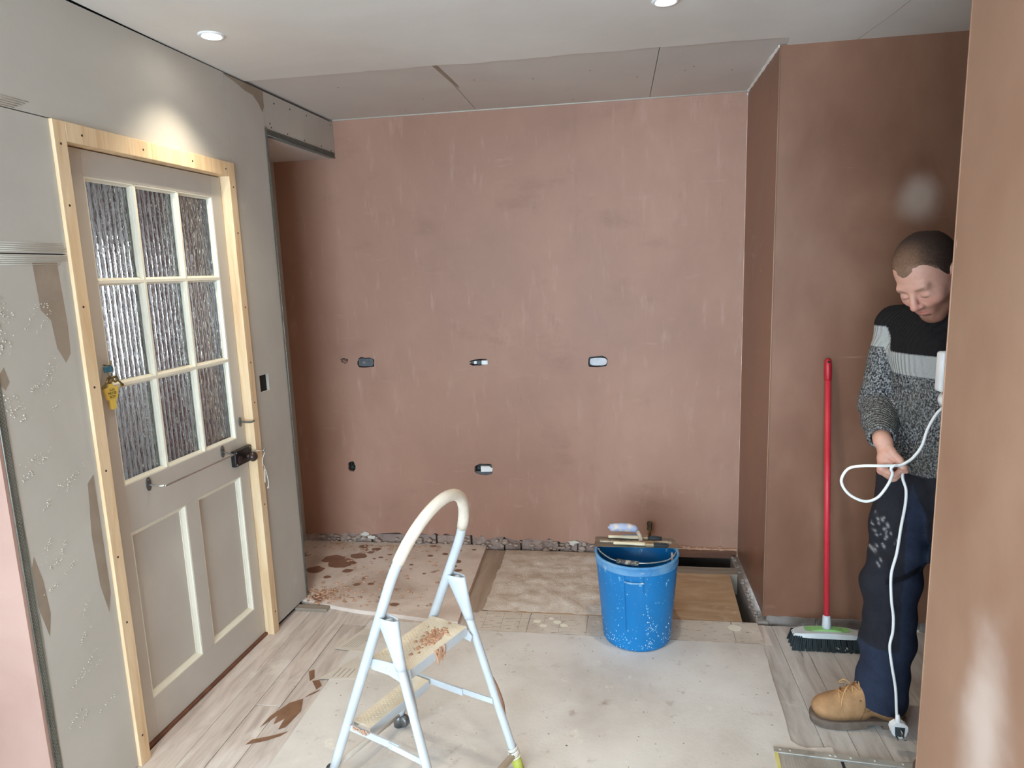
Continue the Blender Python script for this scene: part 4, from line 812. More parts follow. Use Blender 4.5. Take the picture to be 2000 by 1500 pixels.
# ------------------------------------------------------------------ the plasterer in the passage
class Field:
    """signed distance field on a rectilinear grid, polygonised by surface nets"""
    def __init__(s, xs, ys, zs):
        s.x, s.y, s.z = [np.asarray(a, np.float32) for a in (xs, ys, zs)]; s.D = np.full((len(xs), len(ys), len(zs)), 1., np.float32)
    def blk(s, lo, hi):
        sl = tuple(slice(max(0, np.searchsorted(a, l)-1), min(len(a), np.searchsorted(a, h)+1)) for a, l, h in zip((s.x, s.y, s.z), lo, hi))
        X, Y, Z = np.meshgrid(s.x[sl[0]], s.y[sl[1]], s.z[sl[2]], indexing='ij'); return sl, np.stack([X, Y, Z], -1)
    def put(s, lo, hi, fn, k=.01, op='u'):
        sl, P = s.blk(lo, hi)
        if P.size == 0: return
        d = fn(P).astype(np.float32); D = s.D[sl]
        if op == 'u':
            h = np.clip(.5+.5*(D-d)/k, 0, 1); s.D[sl] = D*(1-h)+d*h-k*h*(1-h)
        else:
            h = np.clip(.5-.5*(D+d)/k, 0, 1); s.D[sl] = D*(1-h)-d*h+k*h*(1-h)
    def cap(s, a, b_, ra, rb=None, k=.01, op='u'):
        rb = ra if rb is None else rb; a, b_ = np.array(a, float), np.array(b_, float); r = max(ra, rb)+2.5*k
        def fn(P):
            ab = b_-a; t = np.clip(((P-a)@ab)/(ab@ab+1e-12), 0, 1); return np.linalg.norm(P-a-t[..., None]*ab, axis=-1)-(ra+(rb-ra)*t)
        s.put(np.minimum(a, b_)-r, np.maximum(a, b_)+r, fn, k, op)
    def ell(s, c_, r, R=None, k=.01, op='u'):
        c_ = np.array(c_, float); r = np.array(r, float); R = np.eye(3) if R is None else R; m = r.max()+2.5*k
        def fn(P):
            q = (P-c_)@R; k0 = np.linalg.norm(q/r, axis=-1); k1 = np.linalg.norm(q/(r*r), axis=-1); return k0*(k0-1)/np.maximum(k1, 1e-6)
        s.put(c_-m, c_+m, fn, k, op)
    def chain(s, pts, rad, k=.01):
        for (a, b_, ra, rb) in zip(pts, pts[1:], rad, rad[1:]): s.cap(a, b_, ra, rb, k)
    def mesh(s):
        D = s.D; ng = D < 0; nx, ny, nz_ = D.shape
        cnt = sum(ng[i:nx-1+i, j:ny-1+j, k:nz_-1+k].astype(np.int8) for i in (0, 1) for j in (0, 1) for k in (0, 1))
        idx = np.argwhere((cnt > 0) & (cnt < 8)); I = np.full((nx-1, ny-1, nz_-1), -1, np.int64); I[tuple(idx.T)] = np.arange(len(idx))
        S = np.zeros((len(idx), 3)); C = np.zeros(len(idx)); ax = (s.x, s.y, s.z)
        cor = [(i, j, k) for i in (0, 1) for j in (0, 1) for k in (0, 1)]
        for a in cor:
            for d in range(3):
                if a[d]: continue
                b_ = list(a); b_[d] = 1; ia = idx+np.array(a); ib = idx+np.array(b_)
                da = D[tuple(ia.T)]; db = D[tuple(ib.T)]; m = (da < 0) != (db < 0); t = np.where(m, da/(da-db+1e-12), 0)
                for q in range(3):
                    pa = ax[q][ia[:, q]]; pb = ax[q][ib[:, q]]; S[:, q] += np.where(m, pa+(pb-pa)*t, 0)
                C += m
        V = S/np.maximum(C, 1)[:, None]; F = []
        for d in range(3):
            o1, o2 = [(1, 2), (2, 0), (0, 1)][d]; sh = [slice(1, -1)]*3; sh[d] = slice(0, -1); sh2 = [slice(1, -1)]*3; sh2[d] = slice(1, None)
            A = ng[tuple(sh)]; B = ng[tuple(sh2)]; e = np.argwhere(A != B); base = e.copy(); base[:, o1] += 1; base[:, o2] += 1
            f = []
            for (u, v) in ((-1, -1), (0, -1), (0, 0), (-1, 0)):
                q = base.copy(); q[:, o1] += u; q[:, o2] += v; f.append(I[tuple(q.T)])
            f = np.stack(f, 1); flip = ~A[tuple(e.T)]; f[flip] = f[flip][:, ::-1]; F.append(f)
        return V, np.concatenate(F)
def npobj(name, V, F, mat, parent, attr=None, smooth_it=0):
    if smooth_it:
        E_ = np.concatenate([F[:, [i, (i+1) % 4]] for i in range(4)]); n = len(V)
        for _ in range(smooth_it):
            S = np.zeros_like(V); np.add.at(S, E_[:, 0], V[E_[:, 1]]); np.add.at(S, E_[:, 1], V[E_[:, 0]]); d = np.bincount(E_.ravel(), minlength=n); V = .5*V+.5*S/d[:, None]
    me = bpy.data.meshes.new(name); me.vertices.add(len(V)); me.vertices.foreach_set('co', V.astype(np.float32).ravel())
    me.loops.add(F.size); me.loops.foreach_set('vertex_index', F.ravel().astype(np.int32)); me.polygons.add(len(F)); me.polygons.foreach_set('loop_start', np.arange(0, F.size, 4, dtype=np.int32))
    me.update(calc_edges=True); me.validate(); me.polygons.foreach_set('use_smooth', [True]*len(me.polygons))
    if attr is not None and len(me.vertices) == len(attr):
        a = me.color_attributes.new('tint', 'FLOAT_COLOR', 'POINT'); a.data.foreach_set('color', np.concatenate([attr, np.ones((len(attr), 1))], 1).astype(np.float32).ravel())
    me.materials.append(mat); o = bpy.data.objects.new(name, me); COL.objects.link(o); o.parent = parent; return o
def tinted(name, rough=.6, spec=.4, bump=0, bscale=60, bstretch=(1, 1, 1), var=.12, vscale=40, sss=0, knit=0):
    m = bpy.data.materials.new(name); m.use_nodes = True; nt = m.node_tree; b = nt.nodes['Principled BSDF']
    at = nz(nt, 'ShaderNodeAttribute', attribute_name='tint').outputs['Color']; tc = nz(nt, 'ShaderNodeTexCoord').outputs['Object']
    n1 = nz(nt, 'ShaderNodeTexNoise', {'Vector': tc, 'Scale': vscale, 'Detail': 4, 'Roughness': .7}).outputs[0]
    v = nz(nt, 'ShaderNodeMapRange', {0: n1, 1: .3, 2: .7, 3: 1-var, 4: 1+var}).outputs[0]
    nt.links.new(nz(nt, 'ShaderNodeHueSaturation', {'Value': v, 'Color': at}).outputs[0], b.inputs['Base Color'])
    b.inputs['Roughness'].default_value = rough; b.inputs['Specular IOR Level'].default_value = spec
    if sss: b.inputs['Subsurface Weight'].default_value = sss; b.inputs['Subsurface Radius'].default_value = (.012, .005, .003); b.inputs['Subsurface Scale'].default_value = .5
    if knit:
        b.inputs['Sheen Weight'].default_value = .25; b.inputs['Sheen Roughness'].default_value = .6
    if bump:
        mp = nz(nt, 'ShaderNodeMapping', {'Vector': tc, 'Scale': bstretch}).outputs[0]
        nb = nz(nt, 'ShaderNodeTexNoise', {'Vector': mp, 'Scale': bscale, 'Detail': 4}).outputs[0]
        bn = nz(nt, 'ShaderNodeBump', {'Height': nb, 'Strength': bump, 'Distance': .006}); nt.links.new(bn.outputs[0], b.inputs['Normal'])
    return m
A3 = lambda *v: np.array(v, float)
man = thing('person', 'man in grey banded sweater and navy work trousers, head bowed, coiling a white lead', 'person', (1.0, 2.25, 0))
O3 = A3(1.0, 2.25, 0)
FW = A3(-.85, -.53, 0); FW /= np.linalg.norm(FW); LF = A3(-FW[1], FW[0], 0); UP = A3(0, 0, 1)
LF = np.cross(UP, FW)
NB = A3(1.0, 2.262, 1.395)                               # base of neck
ShR, ShL = NB-LF*.165+A3(0, 0, -.045)+FW*.0, NB+LF*.165+A3(0, 0, -.045)
ElR, WrR = A3(.862, 2.375, 1.085), A3(.806, 2.165, 1.010)
ElL, WrL = A3(1.175, 2.06, 1.10), A3(1.035, 1.985, 1.185)
PC = A3(1.02, 2.272, .91)
HpR, HpL = PC-LF*.088+A3(0, 0, -.04), PC+LF*.088+A3(0, 0, -.04)
KnR, AnR = A3(.898, 2.262, .50), A3(.892, 2.252, .10)
KnL, AnL = A3(1.075, 2.14, .49), A3(1.09, 2.13, .09)
HC = A3(.916, 2.195, 1.514)                              # head centre
pit, rol = math.radians(40), math.radians(9)
FH = A3(-.80, -.60, 0); FH /= np.linalg.norm(FH); LH = np.cross(UP, FH)
fh = FH*math.cos(pit)-UP*math.sin(pit); uh = UP*math.cos(pit)+FH*math.sin(pit)
lh = LH*math.cos(rol)+uh*math.sin(rol); uh = uh*math.cos(rol)-LH*math.sin(rol)
HR = np.stack([lh, fh, uh], 1)                           # columns: left, forward, up of the head
def hp(x, y, z): return HC+HR@A3(x, y, z)
def fine(lo, hi, spans, f=.003, cs=.009):
    out = [lo]
    while out[-1] < hi: out.append(out[-1]+(f if any(a <= out[-1] <= b_ for a, b_ in spans) else cs))
    return np.array(out)
B = Field(fine(.68, 1.30, [(.75, 1.12)]), fine(1.88, 2.56, [(1.93, 2.34)]), fine(.0, 1.69, [(.84, 1.06), (1.10, 1.28), (1.36, 1.69)], .003, .010))
# torso, limbs (under the clothes)
B.ell(PC, (.15, .11, .12), np.stack([LF, FW, UP], 1), .03); B.ell(PC+A3(0, 0, .2), (.14, .10, .2), np.stack([LF, FW, UP], 1), .04); B.ell(NB+A3(.01, .01, -.13), (.155, .105, .16), np.stack([LF, FW, UP], 1), .04)
B.chain([NB+A3(0, 0, -.03), ShR], [.055, .055], .03); B.chain([NB+A3(0, 0, -.03), ShL], [.055, .055], .03)
B.chain([ShR, ElR, WrR], [.05, .038, .026], .015); B.chain([ShL, ElL, WrL], [.05, .038, .026], .015)
B.chain([HpR, KnR, AnR], [.085, .058, .042], .02); B.chain([HpL, KnL, AnL], [.085, .058, .042], .02)
for An, d in ((AnR, A3(-1, -.05, 0)), (AnL, A3(-.75, -.66, 0))): B.chain([An, An+d*.12+A3(0, 0, -.06)], [.042, .03], .02)
# neck and head
B.cap(NB+A3(.004, .004, -.03), hp(0, -.035, -.055), .062, .056, .02)
B.ell(hp(0, -.012, .030), (.076, .098, .090), HR, .01)
B.ell(hp(0, .028, -.040), (.060, .064, .086), HR, .03)
B.cap(hp(-.050, .005, -.058), hp(-.016, .066, -.100), .020, .017, .025); B.cap(hp(.050, .005, -.058), hp(.016, .066, -.100), .020, .017, .025)
B.ell(hp(0, .068, -.103), (.026, .022, .020), HR, .02)
B.cap(hp(-.036, .077, .014), hp(.036, .077, .014), .013, None, .014)
for sx in (-1, 1):
    B.ell(hp(sx*.031, .098, -.010), (.018, .014, .012), HR, .012, 's')
    B.ell(hp(sx*.031, .0765, -.009), (.0155, .0135, .0120), HR, .004)
    B.ell(hp(sx*.040, .063, -.034), (.020, .021, .020), HR, .028)
    B.ell(hp(sx*.078, -.008, -.012), (.007, .020, .032), HR, .006); B.ell(hp(sx*.083, -.004, -.010), (.006, .011, .02), HR, .005, 's')
    B.ell(hp(sx*.0125, .099, -.040), (.0075, .0105, .0075), HR, .005)
B.cap(hp(0, .086, .006), hp(0, .112, -.034), .0075, .0112, .008); B.ell(hp(0, .1085, -.038), (.0095, .010, .008), HR, .006)
for sx in (-1, 1): B.ell(hp(sx*.006, .106, -.048), (.0035, .005, .003), HR, .003, 's')
B.ell(hp(0, .082, -.066), (.028, .013, .018), HR, .022)
B.ell(hp(0, .0945, -.063), (.017, .0060, .0040), HR, .004); B.ell(hp(0, .0930, -.0718), (.015, .0062, .0050), HR, .004)
B.cap(hp(-.016, .0965, -.0676), hp(.016, .0965, -.0676), .0015, None, .003, 's')
B.ell(hp(0, .088, -.083), (.016, .008, .004), HR, .006, 's')
# right hand closed round the cable: knuckle, middle joint, end joint, tip
def hand(F_, W, palm, fingers, thumb, k=.006):
    F_.ell(W, (.024, .024, .024), None, .01)
    for K_ in palm: F_.cap(W+(K_-W)*.15, K_, .0145, .0118, .010)
    for f_ in fingers: F_.chain(f_, [.0098, .0090, .0083, .0072], .0028)
    F_.cap(W, thumb[0], .017, .0145, .01); F_.ell((W+palm[0]+thumb[0]*2)/4+A3(0, 0, -.012), (.019, .015, .022), None, .012); F_.cap(palm[0]*.6+W*.4, thumb[1]*.55+palm[0]*.45, .013, .0095, .012); F_.chain(thumb, [.0135, .0115, .0105, .0086], .004)
KR = [A3(.789, 2.112, .938), A3(.794, 2.131, .926), A3(.802, 2.149, .918), A3(.811, 2.165, .914)]
FR = []
for i, K_ in enumerate(KR):
    Ls = [(.043, .026, .020), (.047, .029, .021), (.043, .027, .021), (.034, .021, .019)][i]
    d1 = A3(.80, -.12+.06*i, -.44-.07*i); d1 /= np.linalg.norm(d1); d2 = A3(.66, .10, .64-.05*i); d2 /= np.linalg.norm(d2); d3 = A3(-.35, .22, .90); d3 /= np.linalg.norm(d3)
    p1 = K_+d1*Ls[0]; p2 = p1+d2*Ls[1]; FR.append([K_, p1, p2, p2+d3*Ls[2]])
hand(B, WrR+A3(.006, -.004, -.006), KR, FR, [A3(.818, 2.122, .985), A3(.834, 2.102, .966), A3(.843, 2.094, .948), A3(.853, 2.099, .934)])
# left hand gripping the socket block from below and behind
KL = [A3(.975, 1.980, 1.235), A3(.968, 1.986, 1.216), A3(.965, 1.990, 1.197), A3(.966, 1.994, 1.178)]
FL = [[K_, K_+A3(-.036, .014, .006), K_+A3(-.050, .036, .006), K_+A3(-.046, .054, .004)] for K_ in KL]
hand(B, WrL+A3(-.006, .0, .004), KL, FL, [A3(1.000, 2.012, 1.225), A3(.978, 2.036, 1.245), A3(.955, 2.062, 1.258), A3(.935, 2.074, 1.262)])
V, F_ = B.mesh(); L_ = (V-HC)@HR                          # head-local coordinates of every vertex
lin = lambda r, g, b_: A3(*c(r, g, b_)[:3])
base = np.tile(lin(202, 152, 132), (len(V), 1))
def paintv(mask, col): 
    global base
    base = base*(1-mask[:, None])+col*mask[:, None]
sm = lambda v, a, b_: (lambda t: t*t*(3-2*t))(np.clip((v-a)/(b_-a), 0, 1))
g2 = lambda c_, r: np.exp(-np.sum(((L_-np.array(c_))/np.array(r))**2, 1))
paintv(.55*g2((0, .112, -.036), (.016, .02, .016)), lin(206, 124, 112)); 
for sx in (-1, 1): paintv(.45*g2((sx*.04, .075, -.036), (.022, .03, .02)), lin(208, 132, 120))
stub = sm(L_[:, 1], .0, .04)*sm(-L_[:, 2], .040, .056)*np.clip(1-g2((0, .094, -.067), (.024, .012, .010)), 0, 1)*(L_[:, 2] > -.16)
paintv(.72*stub, lin(116, 74, 56)); paintv(.8*g2((0, .097, -.0672), (.024, .012, .0075)), lin(186, 106, 98)); paintv(.55*g2((0, .098, -.053), (.024, .02, .006)), lin(120, 80, 62))
for sx in (-1, 1):
    paintv(.75*np.exp(-((np.abs(L_[:, 0]-sx*.030)/.0165)**4)-((L_[:, 2]-.0105-.16*(np.abs(L_[:, 0])-.016).clip(0, .03))/.0042)**2)*(L_[:, 1] > .06), lin(108, 78, 58))
    paintv(.8*np.exp(-((L_[:, 0]-sx*.031)/.014)**4-((L_[:, 2]+.0165-.12*(abs(L_[:, 0]-sx*.031))**1)/.0022)**2)*(L_[:, 1] > .065), lin(84, 54, 44))
for K_ in KR+KL: paintv(.35*np.exp(-np.sum(((V-K_)/.014)**2, 1)), lin(206, 130, 116))
for f_ in FR+FL: paintv(.4*np.exp(-np.sum(((V-f_[3])/.010)**2, 1)), lin(214, 138, 124))
skin = tinted('skin', .5, .4, .06, 220, var=.05, vscale=90, sss=.12)
npobj('body', V-O3, F_, skin, man, base, 1)
# cropped hair: a thin cap over the skull
Hh = Field(*[np.arange(HC[i]-.125, HC[i]+.125, .003) for i in range(3)])
Hh.ell(hp(0, -.013, .031), (.0795, .1010, .0935), HR, .01); Hh.ell(hp(0, -.05, -.02), (.066, .055, .06), HR, .02)
X, Y, Z = np.meshgrid(Hh.x, Hh.y, Hh.z, indexing='ij'); P = np.stack([X, Y, Z], -1); q = (P-HC)@HR
line = np.interp(q[..., 1], [-.12, -.06, -.02, .015, .032, .05, .066, .080, .1], [-.075, -.06, -.035, -.02, .030, .058, .070, .052, .05])
line = line+.0022*np.sin(210*q[..., 0]+3*np.sin(150*q[..., 1]))*np.sin(160*q[..., 1]+1)+np.where(q[..., 1] > .03, .60*np.clip(np.abs(q[..., 0])-.028, 0, .05)*np.clip(1-(np.abs(q[..., 0])-.04)/.03, 0, 1), 0)
edge_fade = np.clip(1-(q[..., 2]-line)/.03, 0, 1); Hh.D = np.maximum(Hh.D+(.0034*edge_fade**1.5).astype(np.float32), (line-q[..., 2]).astype(np.float32))
Hv, Hf = Hh.mesh(); q = (Hv-HC)@HR
front = sm(q[:, 1], -.02, .06)*sm(q[:, 2], .03, .08)*(1-.6*sm(np.abs(q[:, 0]), .03, .06)); hc_ = lin(58, 42, 34)*(1-front[:, None])+lin(116, 86, 66)*front[:, None]
ef = np.clip(1-(q[:, 2]-np.interp(q[:, 1], [-.12, -.06, -.02, .015, .032, .05, .066, .080, .1], [-.075, -.06, -.035, -.02, .030, .058, .070, .052, .05]))/.022, 0, 1)[:, None]*(q[:, 1:2] > .03)
hc_ = hc_*(1-.5*ef)+lin(176, 138, 116)*.5*ef
npobj('hair', Hv-O3, Hf, tinted('cropped_hair', .7, .25, .7, 300, var=.3, vscale=160), man, hc_, 1)

# sweater
S = Field(np.arange(.74, 1.32, .0042), np.arange(1.90, 2.54, .0042), np.arange(.84, 1.46, .0042)); RT = np.stack([LF, FW, UP], 1)
S.ell(PC+A3(.002, .0, .03), (.172, .132, .16), RT, .03); S.ell(PC+A3(.0, 0, .18), (.166, .128, .22), RT, .05); S.ell(NB+A3(.008, .006, -.13), (.172, .122, .155), RT, .04)
S.chain([NB+A3(.0, .0, -.025), ShR], [.072, .056], .03); S.chain([NB+A3(0, 0, -.025), ShL], [.076, .066], .03)
cuR = WrR+(ElR-WrR)*.07; cuL = WrL+(ElL-WrL)*.07
S.chain([ShR, (ShR+ElR)/2, ElR, ElR+(cuR-ElR)*.55, cuR], [.057, .057, .058, .052, .0405], .012)
S.chain([ShL, (ShL+ElL)/2, ElL, ElL+(cuL-ElL)*.55, cuL], [.066, .061, .058, .052, .0405], .012)
S.cap(NB+A3(-.004, -.004, -.012), NB+A3(-.012, -.010, .016), .073, .069, .012)
X, Y, Z = np.meshgrid(S.x, S.y, S.z, indexing='ij'); P = np.stack([X, Y, Z], -1)
S.D += (.0016*np.sin(70*Z+9*X)*np.sin(33*X+20*Y+4)+.0022*np.sin(95*Z+30*Y+1.5)*np.exp(-np.sum(((P-ElR)/.07)**2, -1))*1.6).astype(np.float32)      # folds
hem = .872-.12*(X-.94)+.02*np.sin(20*X)
S.D = np.maximum(S.D, (hem-Z).astype(np.float32))
for W, E in ((cuR, ElR), (cuL, ElL)):                                      # cuffs cut square, open
    d = (W-E)/np.linalg.norm(W-E); t = (P-W)@d; near = np.linalg.norm(P-W, axis=-1) < .075; S.D = np.where(near, np.maximum(S.D, t-.004), S.D).astype(np.float32)
S.cap(NB+A3(0, 0, -.03), NB+A3(-.018, -.016, .05), .060, .0585, .004, 's')
d = (cuR-ElR)/np.linalg.norm(cuR-ElR); S.cap(cuR-d*.03, cuR+d*.03, .031, None, .003, 's'); d = (cuL-ElL)/np.linalg.norm(cuL-ElL); S.cap(cuL-d*.03, cuL+d*.03, .031, None, .003, 's')
Sv, Sf = S.mesh()
def seg_t(Pp, a, b_): ab = b_-a; t = np.clip((Pp-a)@ab/(ab@ab), 0, 1); return t, np.linalg.norm(Pp-a-t[:, None]*ab, axis=1)
tR, dR = seg_t(Sv, ShR, ElR); tL, dL = seg_t(Sv, ShL, ElL); lat = (Sv-NB)@LF
lev = (NB[2]-Sv[:, 2])+.0                                                   # drop below the neck base on the chest
onarm = np.clip(np.maximum(sm(-lat, .105, .15), sm(lat, .105, .15)), 0, 1)
lev = lev+onarm*(.075+.0*lat)
band1, band2 = .128, .192
yoke = lev < band1; grey = (lev >= band1) & (lev < band2)
col = np.tile(lin(78, 82, 88), (len(Sv), 1)); col[yoke] = lin(30, 28, 28); col[grey] = lin(160, 160, 156)
marl = (~yoke & ~grey).astype(float)
tint4 = col
knit = bpy.data.materials.new('knitted_wool'); knit.use_nodes = True; nt = knit.node_tree; pb = nt.nodes['Principled BSDF']
at = nz(nt, 'ShaderNodeAttribute', attribute_name='tint'); tc = nz(nt, 'ShaderNodeTexCoord').outputs['Object']
mp = nz(nt, 'ShaderNodeMapping', {'Vector': tc, 'Scale': (1, 1, .8)}).outputs[0]
n1 = nz(nt, 'ShaderNodeTexNoise', {'Vector': mp, 'Scale': 210, 'Detail': 2, 'Roughness': .6}).outputs[0]
lum = nz(nt, 'ShaderNodeRGBToBW', {0: at.outputs['Color']}).outputs[0]
ismarl = nz(nt, 'ShaderNodeMath', {0: lum, 1: .085, 2: .045}, operation='COMPARE').outputs[0]
mcol = ramp(nt, n1, [(.38, c(32, 32, 34)), (.5, c(92, 92, 94)), (.62, c(152, 150, 146))])
n3 = nz(nt, 'ShaderNodeTexNoise', {'Vector': tc, 'Scale': 7, 'Detail': 2}).outputs[0]
mcol = mixc(nt, nz(nt, 'ShaderNodeMapRange', {0: n3, 1: .4, 2: .65, 3: 0, 4: .35}).outputs[0], mcol, c(96, 94, 84))
nt.links.new(mixc(nt, ismarl, at.outputs['Color'], mcol), pb.inputs['Base Color']); pb.inputs['Roughness'].default_value = .9; pb.inputs['Specular IOR Level'].default_value = .15
rot = nz(nt, 'ShaderNodeMapping', {'Vector': tc, 'Rotation': (0, 0, math.atan2(LF[1], LF[0]))}).outputs[0]
w1 = nz(nt, 'ShaderNodeTexWave', {'Vector': rot, 'Scale': 34, 'Distortion': 1.5, 'Detail': 2}, bands_direction='X').outputs[1]
hgt = nz(nt, 'ShaderNodeMath', {0: w1, 1: n1}, operation='ADD').outputs[0]
bn = nz(nt, 'ShaderNodeBump', {'Height': hgt, 'Strength': .7, 'Distance': .005}); nt.links.new(bn.outputs[0], pb.inputs['Normal'])
npobj('sweater', Sv-O3, Sf, knit, man, col, 1)

cc = NB+A3(-.012, -.010, .026); m = MB(); ring = []
for k in range(40):
    a = 2*math.pi*k/40; d_ = LF*math.cos(a)*.068+FW*math.sin(a)*.064; ring.append(Vector(cc+d_+UP*(-.020*math.sin(a))-O3))
m.tube(ring, .0115, 10, closed=True); m.v = [(x, y, z) for x, y, z in m.v]; cl_ = m.build('collar', mk('ribbed_collar', [(.4, c(40, 35, 35)), (.6, c(58, 51, 50))], 160, rough=(.85, .95), bump=.6, bscale=220), man, True)

# trousers
T = Field(np.arange(.74, 1.28, .0048), np.arange(2.0, 2.46, .0048), np.arange(.04, 1.0, .0048))
T.ell(PC+A3(0, 0, -.03), (.172, .125, .13), RT, .03)
T.chain([HpR, HpR+(KnR-HpR)*.5, KnR, KnR+(AnR-KnR)*.5, AnR+A3(-.012, .0, .0), AnR+A3(-.020, .0, -.05)], [.104, .092, .080, .079, .078, .080], .03)
T.chain([HpL, HpL+(KnL-HpL)*.5, KnL, KnL+(AnL-KnL)*.5, AnL+A3(-.01, -.01, 0), AnL+A3(-.015, -.012, -.05)], [.104, .092, .080, .079, .078, .080], .03)
T.ell(KnR+FW*.03+A3(-.012, 0, .0), (.060, .055, .10), RT, .03); T.ell(KnL+FW*.03, (.060, .055, .09), RT, .03)
X, Y, Z = np.meshgrid(T.x, T.y, T.z, indexing='ij')
wr = np.exp(-((Z-.60)/.10)**2)+.7*np.exp(-((Z-.16)/.10)**2)+.5*np.exp(-((Z-.36)/.08)**2)
T.D += (.0068*wr*np.sin(58*Z+14*X-10*Y)*np.cos(22*X+17*Y)+.0015*np.sin(30*Z+20*Y)).astype(np.float32)
T.D = np.maximum(T.D, np.maximum((Z-.955), (.066+.22*(X-.885).clip(-.1, .1)*-1-Z+.0)).astype(np.float32))
for An in (AnR, AnL): T.cap(An+A3(-.012, 0, -.09), An+A3(-.01, 0, .06), .070, .066, .004, 's')
Tv, Tf = T.mesh()
ax_ = np.where(Tv[:, 2:3] > .5, KnR+(HpR-KnR)*((Tv[:, 2:3]-.5)/(HpR[2]-.5)), AnR+(KnR-AnR)*((Tv[:, 2:3]-.1)/.4))
axL = np.where(Tv[:, 2:3] > .49, KnL+(HpL-KnL)*((Tv[:, 2:3]-.49)/(HpL[2]-.49)), AnL+(KnL-AnL)*((Tv[:, 2:3]-.09)/.4))
rgt = np.linalg.norm((Tv-ax_)[:, :2], axis=1) < np.linalg.norm((Tv-axL)[:, :2], axis=1)
rel = np.where(rgt[:, None], Tv-ax_, Tv-axL); f0 = rel@A3(-.98, -.2, 0)
nv = rel@A3(-.93, .37, 0); black = (nv > np.interp(Tv[:, 2], [.35, .55, .78], [-.034, -.028, .0])) & (Tv[:, 2] > .30) & (Tv[:, 2] < .90)
pocket = (np.abs(Tv[:, 2]-.555-.03*np.sin(14*Tv[:, 0])) < .010) & (f0 > -.03) & (f0 < .07)
col = np.tile(lin(40, 47, 64), (len(Tv), 1)); col[black] = lin(36, 36, 42); col[pocket] = lin(20, 20, 25)
spl = np.zeros(len(Tv)); 
for k in range(60):
    p0 = A3(.838+random.gauss(0, .020), 2.19, .68+random.gauss(0, .045)); r_ = random.uniform(.0012, .0030); dd_ = ((Tv[:, 0]-p0[0])/r_)**2+((Tv[:, 2]-p0[2])/(r_*1.8))**2; spl = np.maximum(spl, np.exp(-dd_)*(Tv[:, 1] < 2.3))
col = col*(1-.7*spl[:, None])+lin(170, 168, 168)*.7*spl[:, None]
npobj('trousers', Tv-O3, Tf, tinted('work_cloth', .85, .2, .25, 260, var=.22, vscale=26), man, col, 1)

# boots
nub = tinted('tan_nubuck', .75, .25, .12, 160, var=.2, vscale=22); rub = mk('boot_sole_rubber', [(.3, c(84, 70, 60)), (.7, c(122, 106, 94))], 14, rough=(.6, .8), bump=.2)
bl_ = np.arange
U = Field(np.arange(-.14, .20, .0028), np.arange(-.07, .07, .0028), np.arange(.0, .20, .0028)); I3 = None
U.ell((.118, .0, .052), (.062, .046, .044), I3, .01); U.ell((.05, 0, .062), (.080, .043, .056), I3, .03); U.ell((-.075, 0, .058), (.050, .036, .055), I3, .03)
U.cap((-.055, 0, .08), (-.05, 0, .19), .044, .047, .03); U.cap((.06, 0, .075), (-.02, 0, .145), .030, .036, .03)
Zg = np.broadcast_to(U.z[None, None, :], U.D.shape); U.D = np.maximum(U.D, np.maximum(.026-Zg, Zg-.185)).astype(np.float32)
Uv, Uf = U.mesh(); bc = np.tile(lin(160, 121, 84), (len(Uv), 1)); bc = bc*(1-.35*np.exp(-((Uv[:, 2]-.035)/.012)**2)[:, None]); bc[(np.abs(Uv[:, 0]-.028+.25*(Uv[:, 2]-.05)) < .0022) & (Uv[:, 2] < .085)] *= .55; bc[(np.abs(Uv[:, 2]-.075+.3*(Uv[:, 0]+.02)) < .002) & (Uv[:, 0] < .02) & (Uv[:, 0] > -.09)] *= .6
